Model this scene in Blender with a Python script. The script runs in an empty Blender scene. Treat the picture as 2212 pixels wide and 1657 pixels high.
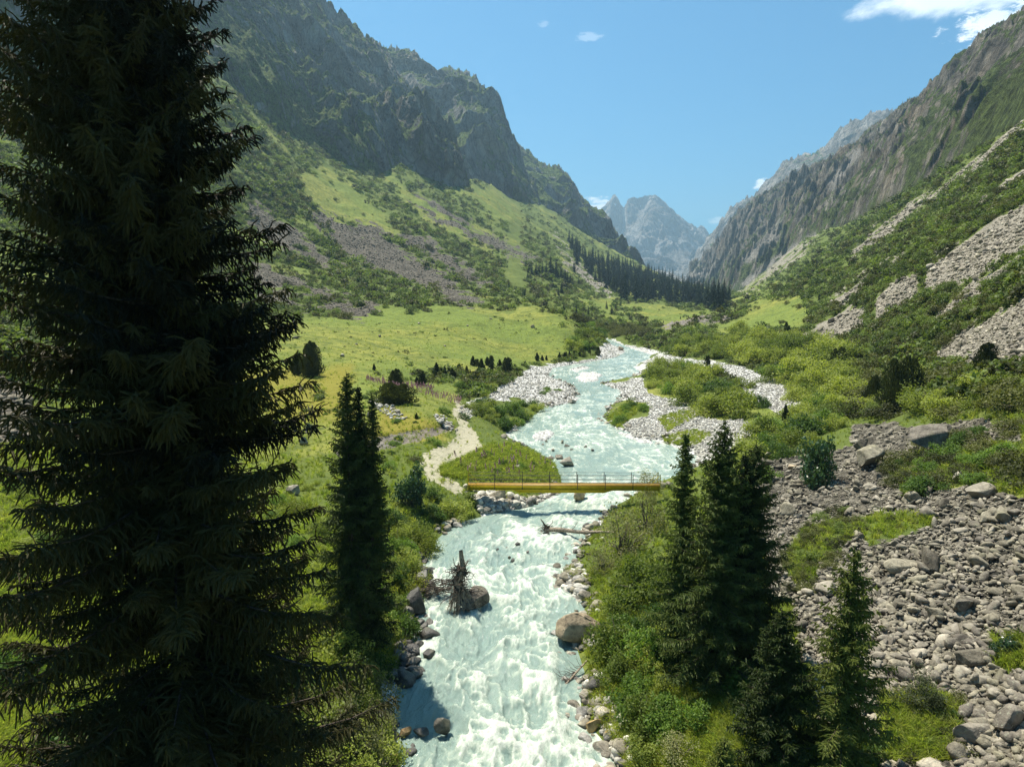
import bpy, math, random
import numpy as np
from mathutils import Vector
random.seed(7); rng = np.random.default_rng(7)
S = bpy.context.scene; COL = S.collection
rad = math.radians
# ---------------------------------------------------------------- camera, world, sun, exposure
CAMZ = 15.6; PITCH = rad(6.9); FO = 1474.67; CX, CY = 1106.0, 828.5      # photo measured at 2212 x 1657
cam_d = bpy.data.cameras.new('camera'); cam = bpy.data.objects.new('camera', cam_d); COL.objects.link(cam)
cam_d.sensor_width = 36; cam_d.lens = 24; cam_d.clip_start = .1; cam_d.clip_end = 30000
cam.location = (0, 0, CAMZ); cam.rotation_euler = (rad(90) - PITCH, 0, 0); S.camera = cam
SUN_AZ, SUN_EL = rad(-42), rad(67)          # azimuth from the view axis (+Y) towards +X
sun_d = bpy.data.lights.new('sun', 'SUN'); sun_d.energy = 5.0; sun_d.angle = rad(.53); sun_d.color = (1, .93, .79)
sun = bpy.data.objects.new('sun', sun_d); COL.objects.link(sun)
sdir = Vector((math.sin(SUN_AZ)*math.cos(SUN_EL), math.cos(SUN_AZ)*math.cos(SUN_EL), math.sin(SUN_EL)))
sun.rotation_euler = sdir.to_track_quat('Z', 'Y').to_euler(); sun.location = sdir*100
W = bpy.data.worlds.new('World'); S.world = W; W.use_nodes = True
S.view_settings.view_transform = 'Standard'; S.view_settings.look = 'None'
S.view_settings.gamma = 1; S.view_settings.use_curve_mapping = False; S.view_settings.exposure = 0.92
S.cycles.max_bounces = 5; S.cycles.diffuse_bounces = 2; S.cycles.glossy_bounces = 2; S.cycles.transmission_bounces = 3
S.cycles.transparent_max_bounces = 6; S.cycles.volume_bounces = 0; S.cycles.use_denoising = True; S.cycles.denoiser = 'OPENIMAGEDENOISE'; S.cycles.denoising_input_passes = 'RGB_ALBEDO_NORMAL'; S.cycles.denoising_prefilter = 'NONE'
S.cycles.caustics_reflective = False; S.cycles.caustics_refractive = False

class NT:
    """terse node builder"""
    def __init__(s, tree): s.t = tree; s.n = tree.nodes; s.l = tree.links
    def new(s, typ, **kw):
        n = s.n.new(typ)
        for k, v in kw.items(): setattr(n, k, v)
        return n
    def put(s, sock, v):
        if hasattr(v, 'is_output') or isinstance(v, bpy.types.NodeSocket): s.l.new(v, sock)
        elif isinstance(v, (tuple, list)) and len(v) == 3 and sock.type == 'RGBA': sock.default_value = (*v, 1)
        else: sock.default_value = v
    def math(s, op, a, b=0.0, c=None, clamp=False):
        n = s.new('ShaderNodeMath', operation=op, use_clamp=clamp); s.put(n.inputs[0], a); s.put(n.inputs[1], b)
        if c is not None: s.put(n.inputs[2], c)
        return n.outputs[0]
    def mix(s, f, a, b, blend='MIX'):
        n = s.new('ShaderNodeMix', data_type='RGBA', blend_type=blend); s.put(n.inputs[0], f); s.put(n.inputs[6], a); s.put(n.inputs[7], b)
        return n.outputs[2]
    def coord(s): return s.new('ShaderNodeTexCoord').outputs['Object']
    def pos(s): return s.new('ShaderNodeNewGeometry').outputs['Position']
    def scale(s, vec, sc):
        n = s.new('ShaderNodeVectorMath', operation='MULTIPLY'); s.put(n.inputs[0], vec); n.inputs[1].default_value = sc
        return n.outputs[0]
    def noise(s, vec, sc, det=4, rough=.55, dist=0):
        n = s.new('ShaderNodeTexNoise'); s.put(n.inputs['Vector'], vec); n.inputs['Scale'].default_value = sc
        n.inputs['Detail'].default_value = det; n.inputs['Roughness'].default_value = rough; n.inputs['Distortion'].default_value = dist
        return n.outputs[0]
    def voro(s, vec, sc, feat='F1', out=0):
        n = s.new('ShaderNodeTexVoronoi', feature=feat); s.put(n.inputs['Vector'], vec); n.inputs['Scale'].default_value = sc
        return n.outputs[out]
    def ramp(s, f, *stops):
        n = s.new('ShaderNodeValToRGB'); s.put(n.inputs[0], f); e = n.color_ramp.elements
        while len(e) < len(stops): e.new(.5)
        for el, (p, c) in zip(e, stops): el.position = p; el.color = (*c, 1) if isinstance(c, tuple) else (c, c, c, 1)
        return n.outputs[0]
    def sm(s, f, lo, hi):
        n = s.new('ShaderNodeMapRange', interpolation_type='SMOOTHSTEP'); s.put(n.inputs[0], f); s.put(n.inputs[1], lo); s.put(n.inputs[2], hi)
        return n.outputs[0]
    def attr(s, name):
        return s.new('ShaderNodeAttribute', attribute_name=name)
    def bump(s, h, strength=.5, dist=.1, normal=None):
        n = s.new('ShaderNodeBump'); s.put(n.inputs['Height'], h); n.inputs['Strength'].default_value = strength; n.inputs['Distance'].default_value = dist
        if normal: s.put(n.inputs['Normal'], normal)
        return n.outputs[0]
def material(name):
    m = bpy.data.materials.new(name); m.use_nodes = True; m.node_tree.nodes.clear(); return m, NT(m.node_tree)
def finish(nt, col, rough=.9, spec=.2, normal=None, trans=None, **kw):
    b = nt.new('ShaderNodeBsdfPrincipled'); nt.put(b.inputs['Base Color'], col); nt.put(b.inputs['Roughness'], rough)
    b.inputs['Specular IOR Level'].default_value = spec
    if normal: nt.put(b.inputs['Normal'], normal)
    for k, v in kw.items(): nt.put(b.inputs[k.replace('_', ' ')], v)
    out = b.outputs[0]
    if trans is not None:                                   # thin leaves: part of the light passes through
        t = nt.new('ShaderNodeBsdfTranslucent'); nt.put(t.inputs[0], trans[1]); mx = nt.new('ShaderNodeMixShader')
        mx.inputs[0].default_value = trans[0]; nt.l.new(out, mx.inputs[1]); nt.l.new(t.outputs[0], mx.inputs[2]); out = mx.outputs[0]
    o = nt.new('ShaderNodeOutputMaterial'); nt.l.new(out, o.inputs[0])

# ---- world: Nishita sky with a few clouds by direction
wn = NT(W.node_tree); W.node_tree.nodes.clear()
sky = wn.new('ShaderNodeTexSky', sky_type='NISHITA', sun_disc=False, sun_elevation=SUN_EL, sun_rotation=SUN_AZ % (2*math.pi), altitude=300, air_density=1.0, dust_density=.7, ozone_density=1.6)
dirv = wn.new('ShaderNodeTexCoord').outputs['Generated']
def dir_of(u, v):
    d = Vector(((u-CX)/FO, 0, 0)) + Vector((0, math.cos(PITCH), -math.sin(PITCH))) + Vector((0, math.sin(PITCH), math.cos(PITCH)))*((CY-v)/FO)
    return d.normalized()
cn = wn.noise(wn.scale(dirv, (1, 1, 2.2)), 9.0, 9, .62, .25)
cn3 = wn.noise(wn.scale(dirv, (1, 1, 2.6)), 55.0, 6, .65, .3)
cn2 = wn.noise(wn.scale(dirv, (1, 1, 1.8)), 4.0, 3, .5, 0)
cloud = 0.0
for (u, v, ru, rv, k) in ((2085, -18, 165, 44, 1.0), (2172, 46, 76, 30, 1.0), (1178, 53, 15, 7, .16), (1270, 82, 26, 8, .24), (1287, 448, 36, 22, 1.0), (1645, 397, 18, 9, .7), (1548, 477, 22, 7, .4)):
    c = dir_of(u, v)
    d = wn.new('ShaderNodeVectorMath', operation='SUBTRACT'); wn.put(d.inputs[0], dirv); d.inputs[1].default_value = c
    right = Vector((c.y, -c.x, 0)).normalized(); up = right.cross(c)
    a = wn.new('ShaderNodeVectorMath', operation='DOT_PRODUCT'); wn.l.new(d.outputs[0], a.inputs[0]); a.inputs[1].default_value = right*(FO/ru)
    b = wn.new('ShaderNodeVectorMath', operation='DOT_PRODUCT'); wn.l.new(d.outputs[0], b.inputs[0]); b.inputs[1].default_value = up*(FO/rv)
    q = wn.math('ADD', wn.math('MULTIPLY', a.outputs['Value'], a.outputs['Value']), wn.math('MULTIPLY', b.outputs['Value'], b.outputs['Value']))
    e = wn.math('SUBTRACT', 1.0, q)
    e = wn.math('ADD', wn.math('ADD', e, .05), wn.math('MULTIPLY', wn.math('SUBTRACT', cn if ru > 100 else cn3, .5), 4.5 if ru > 100 else 5.5))
    e = wn.math('MULTIPLY', wn.sm(e, -.15, .95), k)
    e = wn.math('MULTIPLY', e, wn.sm(q, 2.6, 1.4))
    cloud = e if cloud == 0.0 else wn.math('MAXIMUM', cloud, e)
bg = wn.new('ShaderNodeBackground'); bg.inputs[1].default_value = .078
ccol = wn.mix(wn.sm(cn2, .35, .65), (8, 9, 9.8), (13, 13, 12.8))
skyc = wn.mix(1.0, sky.outputs[0], (.23, .74, .94), 'MULTIPLY')
wn.put(bg.inputs[0], wn.mix(cloud, skyc, ccol))
wo = wn.new('ShaderNodeOutputWorld'); wn.l.new(bg.outputs[0], wo.inputs[0])

# ---------------------------------------------------------------- numeric helpers
cp, sp = math.cos(PITCH), math.sin(PITCH)
def raydir(u, v):
    u = np.asarray(u, float); v = np.asarray(v, float)
    return np.stack([(u-CX)/FO, cp + (CY-v)/FO*sp, -sp + (CY-v)/FO*cp], -1)
def at_r(u, v, r):                                  # world point on the sight line at ground distance r
    d = raydir(u, v); t = np.asarray(r)/np.hypot(d[..., 0], d[..., 1]); return d*t[..., None] + np.array([0, 0, CAMZ])
def at_z(u, v, z):
    d = raydir(u, v); t = (z-CAMZ)/d[..., 2]; return d*t[..., None] + np.array([0, 0, CAMZ])
def project(x, y, z):
    z = z-CAMZ; dep = y*cp - z*sp; dep = np.where(dep < .1, .1, dep); return CX + x/dep*FO, CY - (y*sp + z*cp)/dep*FO
_T = np.random.default_rng(99).uniform(-1, 1, 64**3).astype(np.float32)
def _cell(c, o):
    i = np.floor(c); f = (c-i).astype(np.float32); return (i.astype(np.int32)+o) & 63, f*f*f*(f*(f*6-15)+10)
def vn(x, y, z, seed=0):
    k = seed*7919+13; flat = np.ndim(z) == 0
    x, y = np.broadcast_arrays(np.asarray(x, float), y)
    xi, fx = _cell(x, k % 61); yi, fy = _cell(y, (k//3) % 59)
    x0, x1, y0, y1 = xi*4096, ((xi+1) & 63)*4096, yi*64, ((yi+1) & 63)*64
    def plane(zi):
        a = _T[x0+y0+zi]; a = a + (_T[x1+y0+zi]-a)*fx; b = _T[x0+y1+zi]; b = b + (_T[x1+y1+zi]-b)*fx; return a + (b-a)*fy
    if flat: return plane((int(math.floor(float(z)*7)) + k) & 63)
    zi, fz = _cell(np.broadcast_to(np.asarray(z, float), x.shape), k % 53); p = plane(zi); return p + (plane((zi+1) & 63)-p)*fz
def fbm(x, y, z=0., octv=4, seed=0, ridged=False, gain=.5):
    a, s, t = 1., 0., 0.
    for o in range(octv):
        n = vn(x*2**o + 17.3*o, y*2**o - 9.1*o, z*2**o + 3.7*o, seed+o)
        if ridged: n = 1 - 2*np.abs(n)
        s = s + n*a; t += a; a *= gain
    return s/t
def sstep(a, b, x): t = np.clip((x-a)/(b-a), 0, 1); return t*t*(3-2*t)
def polyline(pts): p = np.array(pts, float); return p[np.argsort(p[:, 0])]
def poly_sd(u, v, poly):                            # signed distance, positive inside
    p = np.array(poly, float); lo = p.min(0)-60; hi = p.max(0)+60
    out = np.full(u.shape, -60., np.float32); m = (u > lo[0]) & (u < hi[0]) & (v > lo[1]) & (v < hi[1])
    x, y = u[m], v[m]; d = np.full(x.shape, 1e9); ins = np.zeros(x.shape, bool)
    for i in range(len(p)):
        a, b = p[i], p[(i+1) % len(p)]; e = b-a
        t = np.clip(((x-a[0])*e[0]+(y-a[1])*e[1])/(e@e), 0, 1)
        d = np.minimum(d, np.hypot(x-a[0]-t*e[0], y-a[1]-t*e[1]))
        c = (a[1] > y) != (b[1] > y)
        with np.errstate(all='ignore'): ins ^= c & (x < (b[0]-a[0])*(y-a[1])/(b[1]-a[1]+1e-12)+a[0])
    out[m] = np.clip(np.where(ins, d, -d), -60, 60); return out

# ---------------------------------------------------------------- scene helpers
def tag(o, label=None, cat=None, group=None, kind=None):
    for k, v in (('label', label), ('category', cat), ('group', group), ('kind', kind)):
        if v: o[k] = v
    return o
def mesh_np(name, V, Fc, mat=None, parent=None, smooth=False, attrs=None, link=True):
    """V (n,3), Fc (m,3) or (m,4)"""
    me = bpy.data.meshes.new(name); V = np.ascontiguousarray(V, np.float32); Fc = np.ascontiguousarray(Fc, np.int32); k = Fc.shape[1]
    me.vertices.add(len(V)); me.vertices.foreach_set('co', V.ravel())
    me.loops.add(Fc.size); me.loops.foreach_set('vertex_index', Fc.ravel())
    me.polygons.add(len(Fc)); me.polygons.foreach_set('loop_start', np.arange(0, Fc.size, k, dtype=np.int32))
    try: me.polygons.foreach_set('loop_total', np.full(len(Fc), k, np.int32))
    except Exception: pass
    if smooth: me.polygons.foreach_set('use_smooth', np.ones(len(Fc), bool))
    for an, (typ, dat) in (attrs or {}).items():
        a = me.attributes.new(an, typ, 'POINT'); a.data.foreach_set('color' if 'COLOR' in typ else 'value', np.ascontiguousarray(dat, np.float32).ravel())
    me.update(calc_edges=True)
    if mat: me.materials.append(mat)
    if not link: return me
    o = bpy.data.objects.new(name, me); COL.objects.link(o)
    if parent: o.parent = parent
    return o
def grid_faces(nr, nc, mask=None):
    i = np.arange(nr-1)[:, None]*nc + np.arange(nc-1)[None]; F = np.stack([i, i+1, i+nc+1, i+nc], -1).reshape(-1, 4)
    return F if mask is None else F[mask[F].all(1)]

# ---------------------------------------------------------------- the river's course
WS = .015
def zw(y): return WS*(np.asarray(y)-50)
def on_water(u, v):
    d = raydir(u, v); t = (WS*-50-CAMZ)/(d[..., 2]-WS*d[..., 1]); return d*t[..., None] + np.array([0, 0, CAMZ])
EL = [(790,1900),(840,1657),(850,1600),(862,1500),(880,1450),(900,1400),(905,1300),(925,1250),(915,1200),(960,1150),(990,1130),(1060,1110),(1150,1092),(1208,1062),(1215,1040),(1205,1005),(1175,985),(1125,962),(1098,937),(1145,905),(1178,880),(1248,853),(1235,832),(1185,812),(1195,795),(1255,785),(1330,772),(1352,760),(1335,750),(1312,740),(1303,735)]
ER = [(1370,1900),(1315,1657),(1290,1600),(1265,1560),(1258,1500),(1265,1450),(1240,1400),(1255,1350),(1265,1300),(1200,1255),(1240,1215),(1265,1150),(1315,1100),(1400,1050),(1500,1012),(1505,985),(1440,960),(1370,940),(1330,925),(1303,903),(1312,880),(1345,860),(1335,842),(1295,828),(1375,812),(1385,797),(1372,788),(1402,775),(1405,766),(1385,760),(1352,748),(1332,740),(1326,735)]
def edge_xy(E):
    p = on_water(np.array([e[0] for e in E]), np.array([e[1] for e in E])); o = np.argsort(p[:, 1]); return p[o, 1], p[o, 0]
YL, XL = edge_xy(EL); YR, XR = edge_xy(ER)
YTOP = min(YL[-1], YR[-1])
def extend(Y, X, off):   # upstream the stream bends behind the hill to the left; downstream it runs under the camera
    return np.concatenate([[-60, -5], Y, [YTOP+12, YTOP+60, YTOP+140]]), np.concatenate([[off*6-1, off*5-.3], X, [X[-1]-3+off, X[-1]-18+off, X[-1]-30+off]])
YL, XL = extend(YL, XL, -1); YR, XR = extend(YR, XR, 1)
def edges(y):
    w = .35*fbm(y*.6, 3.3, 0., 2, 5) + .0
    return np.interp(y, YL, XL) + w, np.interp(y, YR, XR) + .35*fbm(y*.6, 8.3, 0., 2, 6)
def river_d(x, y): l, r = edges(y); return np.maximum(l-x, x-r)       # >0 on land

# ---------------------------------------------------------------- valley sheet: control points measured in the photo
# (u, v, z) points below eye level, (u, v, -r) points given by ground distance
CPZ = [(-300,1657,3),(100,1657,1.8),(500,1657,1.2),(720,1657,.9),(-500,1300,4.5),(0,1300,3),(300,1300,2.2),(600,1350,1.5),(780,1350,1.3),
 (-500,1000,7),(0,1000,5.2),(300,1050,3.6),(600,1100,2.4),(800,1150,1.7),(880,1080,1.5),(960,1030,1.6),(1060,1000,1.5),(1120,1020,1.2),(980,960,1.9),(860,985,2.1),
 (700,985,2.4),(560,985,2.7),(1020,920,2.0),(1060,890,1.6),(800,930,3.5),(930,915,3.4),(560,930,3.8),(300,900,5.5),(0,850,8.5),(700,860,4.4),(950,850,3.2),(600,800,6.0),(850,790,5.0),(1050,800,3.2),
 (300,780,8.5),(750,745,7.5),(950,740,6.5),(1130,760,3.8),(500,720,10),(1230,772,2.6),
 (1400,1657,.5),(1500,1657,1.0),(1700,1657,1.6),(1950,1657,2.0),(2212,1657,2.6),(1350,1400,.8),(1500,1400,1.2),(1700,1400,1.9),(1950,1400,2.8),(2212,1400,3.9),
 (1400,1180,1.0),(1550,1180,1.6),(1750,1180,2.6),(1950,1180,3.9),(2212,1150,5.6),(1500,1060,1.3),(1640,1020,1.9),(1800,1000,3.2),(2000,980,5.2),(2212,930,8),
 (1580,960,1.6),(1700,900,2.3),(1850,880,4),(2000,850,6.5),(2212,800,10.5),(1450,900,1.5),(1560,860,1.9),(1500,800,2.7),(1680,830,2.8),(1800,800,4.5),(1950,770,8),
 (1430,765,3.2),(1580,755,4.2),(1700,755,6),(1350,728,3.6),(2212,700,13.5),(2050,720,11.3),(1850,730,8.5),(1450,733,4.6),(1580,722,6.2),(1420,712,5.8),
 (2800,1657,5),(2900,1200,8),(2900,900,12.2)]
CPR = [(1000,700,175),(1225,690,187),(1120,668,205),(900,660,205),(750,668,195),(600,690,165),(300,690,120),(-300,760,80),(-700,700,90),
 (1255,694,235),(1200,668,260),(1330,700,280),(1440,697,330),(1520,686,330),(1590,672,310),(1640,655,290),(1700,680,230),(1780,650,215),(1900,650,150),(2212,640,90),(2050,650,118),(2900,600,60)]
K1 = [(-700,500,150),(-300,560,140),(0,560,170),(300,560,215),(520,570,255),(700,575,300),(900,605,320),(1050,625,330),(1150,640,330),(1230,655,340),(1300,668,400),(1400,672,400),(1450,676,420),(1520,672,440),(1580,664,450),(1640,635,480),(1700,608,430),(1820,560,300),(1950,540,185),(2080,545,140),(2212,560,108),(2900,400,70)]
K2 = [(-1400,150,250),(-700,120,300),(0,180,385),(300,190,455),(480,180,520),(560,250,560),(690,332,605),(740,355,612),(810,385,620),(870,358,690),(960,400,720),(1000,398,740),(1060,402,900),(1110,440,950),(1165,445,1040),(1230,487,1050),(1300,532,1080),(1358,562,1100),(1400,585,1080),(1470,612,950),(1530,624,850),(1575,636,760),(1600,636,800),(1640,598,1000),(1700,545,900),(1760,512,730),(1820,492,600),(1950,425,430),(2080,345,330),(2212,268,270),(2900,-60,180)]
MIDK = [(300,400,330),(520,430,370),(690,455,430),(900,500,480),(1050,520,560),(1150,550,560),(1230,580,600),(1300,615,620),(1400,630,680),(1480,640,700),(1540,648,640),(1700,575,620),(1820,525,420),(1950,480,290),(2080,440,215),(2212,410,165)]
pts = [at_z(u, v, z) for u, v, z in CPZ] + [at_r(u, v, r) for u, v, r in CPR+K1+K2+MIDK]
pts += [on_water(u, v)+np.array([0, 0, .25]) for u, v in EL[1:-1:3]+ER[1:-1:3]]
pts += [np.array(p) for p in ((-6, 6, 1.), (6, 6, 1.), (-20, 5, 4.), (16, 5, 3.2), (-60, 5, 14), (45, 5, 16))]
P = np.array(pts, float)
def qcoord(x, y): a = np.clip(np.arctan2(x, y), -1.25, 1.25); return np.stack([3.2*a, np.log(np.maximum(np.hypot(x, y), 6.))], -1)
Q = qcoord(P[:, 0], P[:, 1]); fv = P[:, 2]/np.hypot(P[:, 0], P[:, 1])
def kern(d2): return np.sqrt(d2 + .01)
A = kern(((Q[:, None]-Q[None])**2).sum(-1)) - np.eye(len(Q))*.008
n = len(Q); M = np.zeros((n+3, n+3)); M[:n, :n] = A; M[:n, n] = M[n, :n] = 1; M[:n, n+1:] = Q; M[n+1:, :n] = Q.T
WGT = np.linalg.solve(M, np.concatenate([fv, [0, 0, 0]]))
def base_z(x, y):
    q = qcoord(x, y).reshape(-1, 2); out = np.empty(len(q))
    for i in range(0, len(q), 40000):
        c = q[i:i+40000]; out[i:i+40000] = kern(((c[:, None]-Q[None])**2).sum(-1))@WGT[:n] + WGT[n] + c@WGT[n+1:]
    r = np.hypot(x, y); z = out.reshape(np.shape(x))*r
    b = sstep(1.5, 2.5, np.abs(np.arctan2(x, y))); return z*(1-b) + (2+.25*np.abs(x))*b

SCREE = [[(525,425),(560,440),(640,495),(700,540),(740,575),(690,575),(600,535),(535,490)],
 [(672,452),(740,475),(815,492),(870,535),(960,595),(1040,655),(990,662),(930,622),(870,612),(760,560),(690,500)],
 [(862,495),(930,520),(1030,590),(1065,622),(1010,612),(940,572),(868,530)],
 [(880,418),(960,448),(1060,508),(1165,562),(1130,566),(1050,535),(950,482),(892,442)],
 [(1196,505),(1240,560),(1310,615),(1320,640),(1270,615),(1215,575)],
 [(545,570),(640,598),(740,636),(830,655),(790,685),(700,672),(620,664),(545,650)],
 [(-100,780),(50,830),(75,900),(60,960),(-100,980)],
 [(1612,1015),(1700,985),(1835,955),(1845,915),(1960,915),(2212,905),(2212,965),(2000,955),(1900,1020),(1960,1075),(2080,1055),(2300,1090),(2700,1100),(2700,1900),(2000,1900),(1870,1620),(1760,1560),(1700,1400),(1650,1280),(1640,1100)],
 [(1728,737),(1800,690),(1950,600),(2100,515),(2212,440),(2300,380),(2300,490),(2212,545),(2100,600),(1990,640),(1900,690),(1820,722),(1760,752)],
 [(1830,548),(1900,478),(2000,420),(2212,262),(2300,190),(2300,215),(2212,290),(2050,405),(1960,475),(1900,522),(1845,560)],
 [(2010,765),(2100,700),(2212,632),(2400,560),(2400,800),(2212,795),(2120,792),(2050,790)],
 [(1575,625),(1600,600),(1680,550),(1770,505),(1730,560),(1650,612),(1600,635)],
 [(1985,700),(2100,610),(2212,550),(2212,575),(2110,640),(2005,718)],
 [(1795,655),(1880,588),(1895,598),(1820,662)], [(1850,600),(1960,540),(1970,548),(1870,612)],
 [(2120,430),(2212,370),(2212,385),(2130,445)], [(2040,560),(2130,500),(2140,510),(2060,572)]]
GRAVEL = [[(985,885),(1040,858),(1110,822),(1140,795),(1250,778),(1320,758),(1345,770),(1300,790),(1230,800),(1225,830),(1265,850),(1200,880),(1160,880),(1120,860),(1060,868),(1010,905)],
 [(1378,772),(1440,764),(1520,778),(1600,790),(1680,820),(1735,850),(1735,890),(1690,905),(1660,880),(1600,840),(1560,800),(1500,790),(1400,800)],
 [(1300,830),(1385,815),(1400,850),(1480,870),(1520,900),(1600,905),(1660,930),(1600,965),(1540,985),(1500,1000),(1500,970),(1430,950),(1370,945),(1340,915),(1400,900),(1400,875),(1340,860)],
 [(1020,1075),(1060,1060),(1090,1080),(1200,1070),(1215,1080),(1100,1105),(1040,1110)],[(1285,755),(1330,735),(1350,745),(1440,762),(1300,762)]]
PATH = [[(985,868),(1012,880),(1008,925),(1035,945),(1040,985),(985,1003),(950,1020),(1010,1062),(985,1068),(925,1032),(903,1003),(915,982),(980,960),(988,920),(978,890)], [(1800,905),(1835,860),(1842,862),(1812,912)]]
ISLES = [[(1244,818),(1256,809),(1286,806),(1302,814),(1290,823),(1262,828)],[(1224,803),(1240,796),(1266,794),(1272,799),(1248,806)],[(1150,940),(1165,930),(1188,928),(1196,938),(1178,950),(1158,948)],[(1330,930),(1362,934),(1405,950),(1412,958),(1385,955),(1345,942)],[(1180,868),(1240,852),(1262,856),(1240,866),(1200,876)],[(1362,792),(1390,784),(1404,790),(1385,800)]]
PATCHES = [[(1690,1215),(1740,1150),(1800,1130),(1840,1150),(1800,1200),(1760,1260),(1710,1270)],[(1850,1140),(1960,1110),(2010,1130),(1880,1170)],[(1890,1500),(2000,1480),(2080,1520),(2060,1657),(1880,1657)],[(2130,1380),(2230,1370),(2230,1450),(2150,1440)],[(1650,1290),(1700,1300),(1720,1420),(1660,1480)]]
ROCKY = [[(1425,712),(1470,700),(1520,688),(1590,682),(1575,692),(1520,702),(1450,712)]]
DIRT = [[(720,965),(800,945),(900,925),(965,915),(975,930),(900,952),(800,975),(730,985)]]
def msk(u, v, polys, feather, nz):
    d = np.full(u.shape, -60., np.float32)
    for p in polys: d = np.maximum(d, poly_sd(u, v, p))
    return sstep(-feather, feather, d + nz)
def fine_z(x, y, z):
    """bank, terrace step and roughness laid over the smooth sheet; returns z and masks"""
    r = np.hypot(x, y); u, v = project(x, y, z); nz = fbm(x*.25, y*.25, 0., 3, 21)
    k = 14*nz + 5*fbm(x*1.3, y*1.3, 0, 2, 22)
    scree = msk(u, v, SCREE, 5, k*1.3); hole = sstep(.20, .42, fbm(x/np.clip(r/14, 2., 14), y/np.clip(r/14, 2., 14), 0, 3, 24)); hole = np.maximum(hole, sstep(.02, .22, fbm(x/np.clip(r/20, 2., 14)+7, y/np.clip(r/20, 2., 14), 0, 4, 25))*sstep(20, 45, x)*sstep(65, 85, r)); scree = scree*(1-.92*hole)*(1-msk(u, v, PATCHES, 14, k*1.6)); gravel = msk(u, v, GRAVEL, 3, k*.5); path = msk(u, v, PATH, 3, k*.6+6*fbm(x*2.3, y*2.3, 0, 2, 23)); rocky = msk(u, v, ROCKY, 3, k*.3); dirt = msk(u, v, DIRT, 2, k*.2)
    z = z + dirt*-.35
    z = z + .25*np.clip(r/60, .5, 8)*fbm(x/9, y/9, 0., 5, 31)*(1-gravel)*(1-path*.7)
    z = z + .35*sstep(150, 400, r)*fbm(x/30, y/30, 0., 3, 32, True)*np.clip(r/150, 1, 5)
    z = z + scree*(.22*fbm(x*1.1, y*1.1, 0., 3, 33, True)) + gravel*.07*fbm(x*2, y*2, 0., 2, 34)
    z = z + rocky*2.0*fbm(x/4, y/9, 0., 4, 35, True)
    z = z + (1-scree)*(1-gravel)*(1-path)*.09*fbm(x*1.6, y*1.6, 0., 2, 36)*sstep(140, 60, r)
    d = river_d(x, y); wz = zw(y); m = (y > -80) & (y < YTOP+140)
    bank = wz - .9*sstep(.4, -1.6, d) + .05 + .22*np.clip(d, 0, 3)*(1+.4*nz)
    t = np.where(m, sstep(3.0, .2, d), 0); steep = np.where(y < 70, 1, 0)
    z2 = z*(1-t) + np.minimum(bank, z+.2)*t
    z = np.where(m, np.where(d < 3.0, z2, np.maximum(z, wz+.15)), z)
    isl = msk(u, v, ISLES, 2.5, k*.35); z = np.where(isl > .02, np.maximum(z, wz-.3+.50*isl+.05*fbm(x*2, y*2, 0, 2, 78)), z); gravel = np.maximum(gravel, isl)
    gravel = np.maximum(gravel, np.where(m, sstep(.7, .1, d+nz*.8)*sstep(-.3, .1, fbm(y*.15, x*.3, 0, 2, 77)), 0))
    return z, scree, gravel, path, np.maximum(rocky, dirt*.8), dirt
AZ = np.concatenate([np.radians(np.linspace(-180, -44, 60))[:-1], np.radians(np.linspace(-44, 44, 1150)), np.radians(np.linspace(44, 180, 60))[1:]])
k2 = at_r(*np.array(K2, float).T); K2A = np.arctan2(k2[:, 0], k2[:, 1]); K2R = np.hypot(k2[:, 0], k2[:, 1])
R2 = np.interp(AZ, K2A, K2R); NR = 760; R0 = 9.0
tt = np.linspace(0, 1, NR); RR = np.exp(np.log(R0) + tt[:, None]*np.log(R2[None]*1.03/R0))
RR = np.concatenate([np.full((1, len(AZ)), .05), np.full((1, len(AZ)), 4.), RR], 0)
GX = RR*np.sin(AZ)[None]; GY = RR*np.cos(AZ)[None]
GZ = base_z(GX, GY); GZ, mS, mG, mP, mR, mD = fine_z(GX, GY, GZ)
def look(arr, x, y):                               # bilinear value of a grid array under (x, y)
    a = np.arctan2(x, y); r = np.hypot(x, y); ja = np.clip(np.interp(a, AZ, np.arange(len(AZ))), 0, len(AZ)-1.001)
    rm = np.interp(a, AZ, R2)*1.03; t = np.clip(np.log(np.maximum(r, R0)/R0)/np.log(rm/R0), 0, .9999)*(NR-1) + 2
    i = t.astype(int); j = ja.astype(int); fi = t-i; fj = ja-j
    return (arr[i, j]*(1-fj)+arr[i, j+1]*fj)*(1-fi) + (arr[i+1, j]*(1-fj)+arr[i+1, j+1]*fj)*fi
def hit(u, v, rmin=12):                            # where a sight line first meets the valley sheet
    u = np.atleast_1d(np.asarray(u, float)); v = np.atleast_1d(np.asarray(v, float)); d = raydir(u, v); h = np.hypot(d[:, 0], d[:, 1])
    rs = np.exp(np.linspace(np.log(rmin), np.log(1150), 420)); res = np.full((len(u), 3), np.nan); done = np.zeros(len(u), bool); pz = None
    R2u = np.interp(np.arctan2(d[:, 0], d[:, 1]), AZ, R2)
    for k, r in enumerate(rs):
        t = r/h; x, y, z = d[:, 0]*t, d[:, 1]*t, d[:, 2]*t+CAMZ; g = look(GZ, x, y); dz = z-g
        if pz is not None:
            new = (~done) & (dz <= 0) & (pz > 0) & (r < R2u*1.02); f = np.where(new, pz/(pz-dz+1e-9), 0); rr = rs[k-1] + (r-rs[k-1])*f; tt_ = rr/h
            res[new] = np.stack([d[:, 0]*tt_, d[:, 1]*tt_, d[:, 2]*tt_+CAMZ], -1)[new]; done |= new
        pz = dz
    ok = done; res[ok, 2] = look(GZ, res[ok, 0], res[ok, 1]); return res

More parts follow.
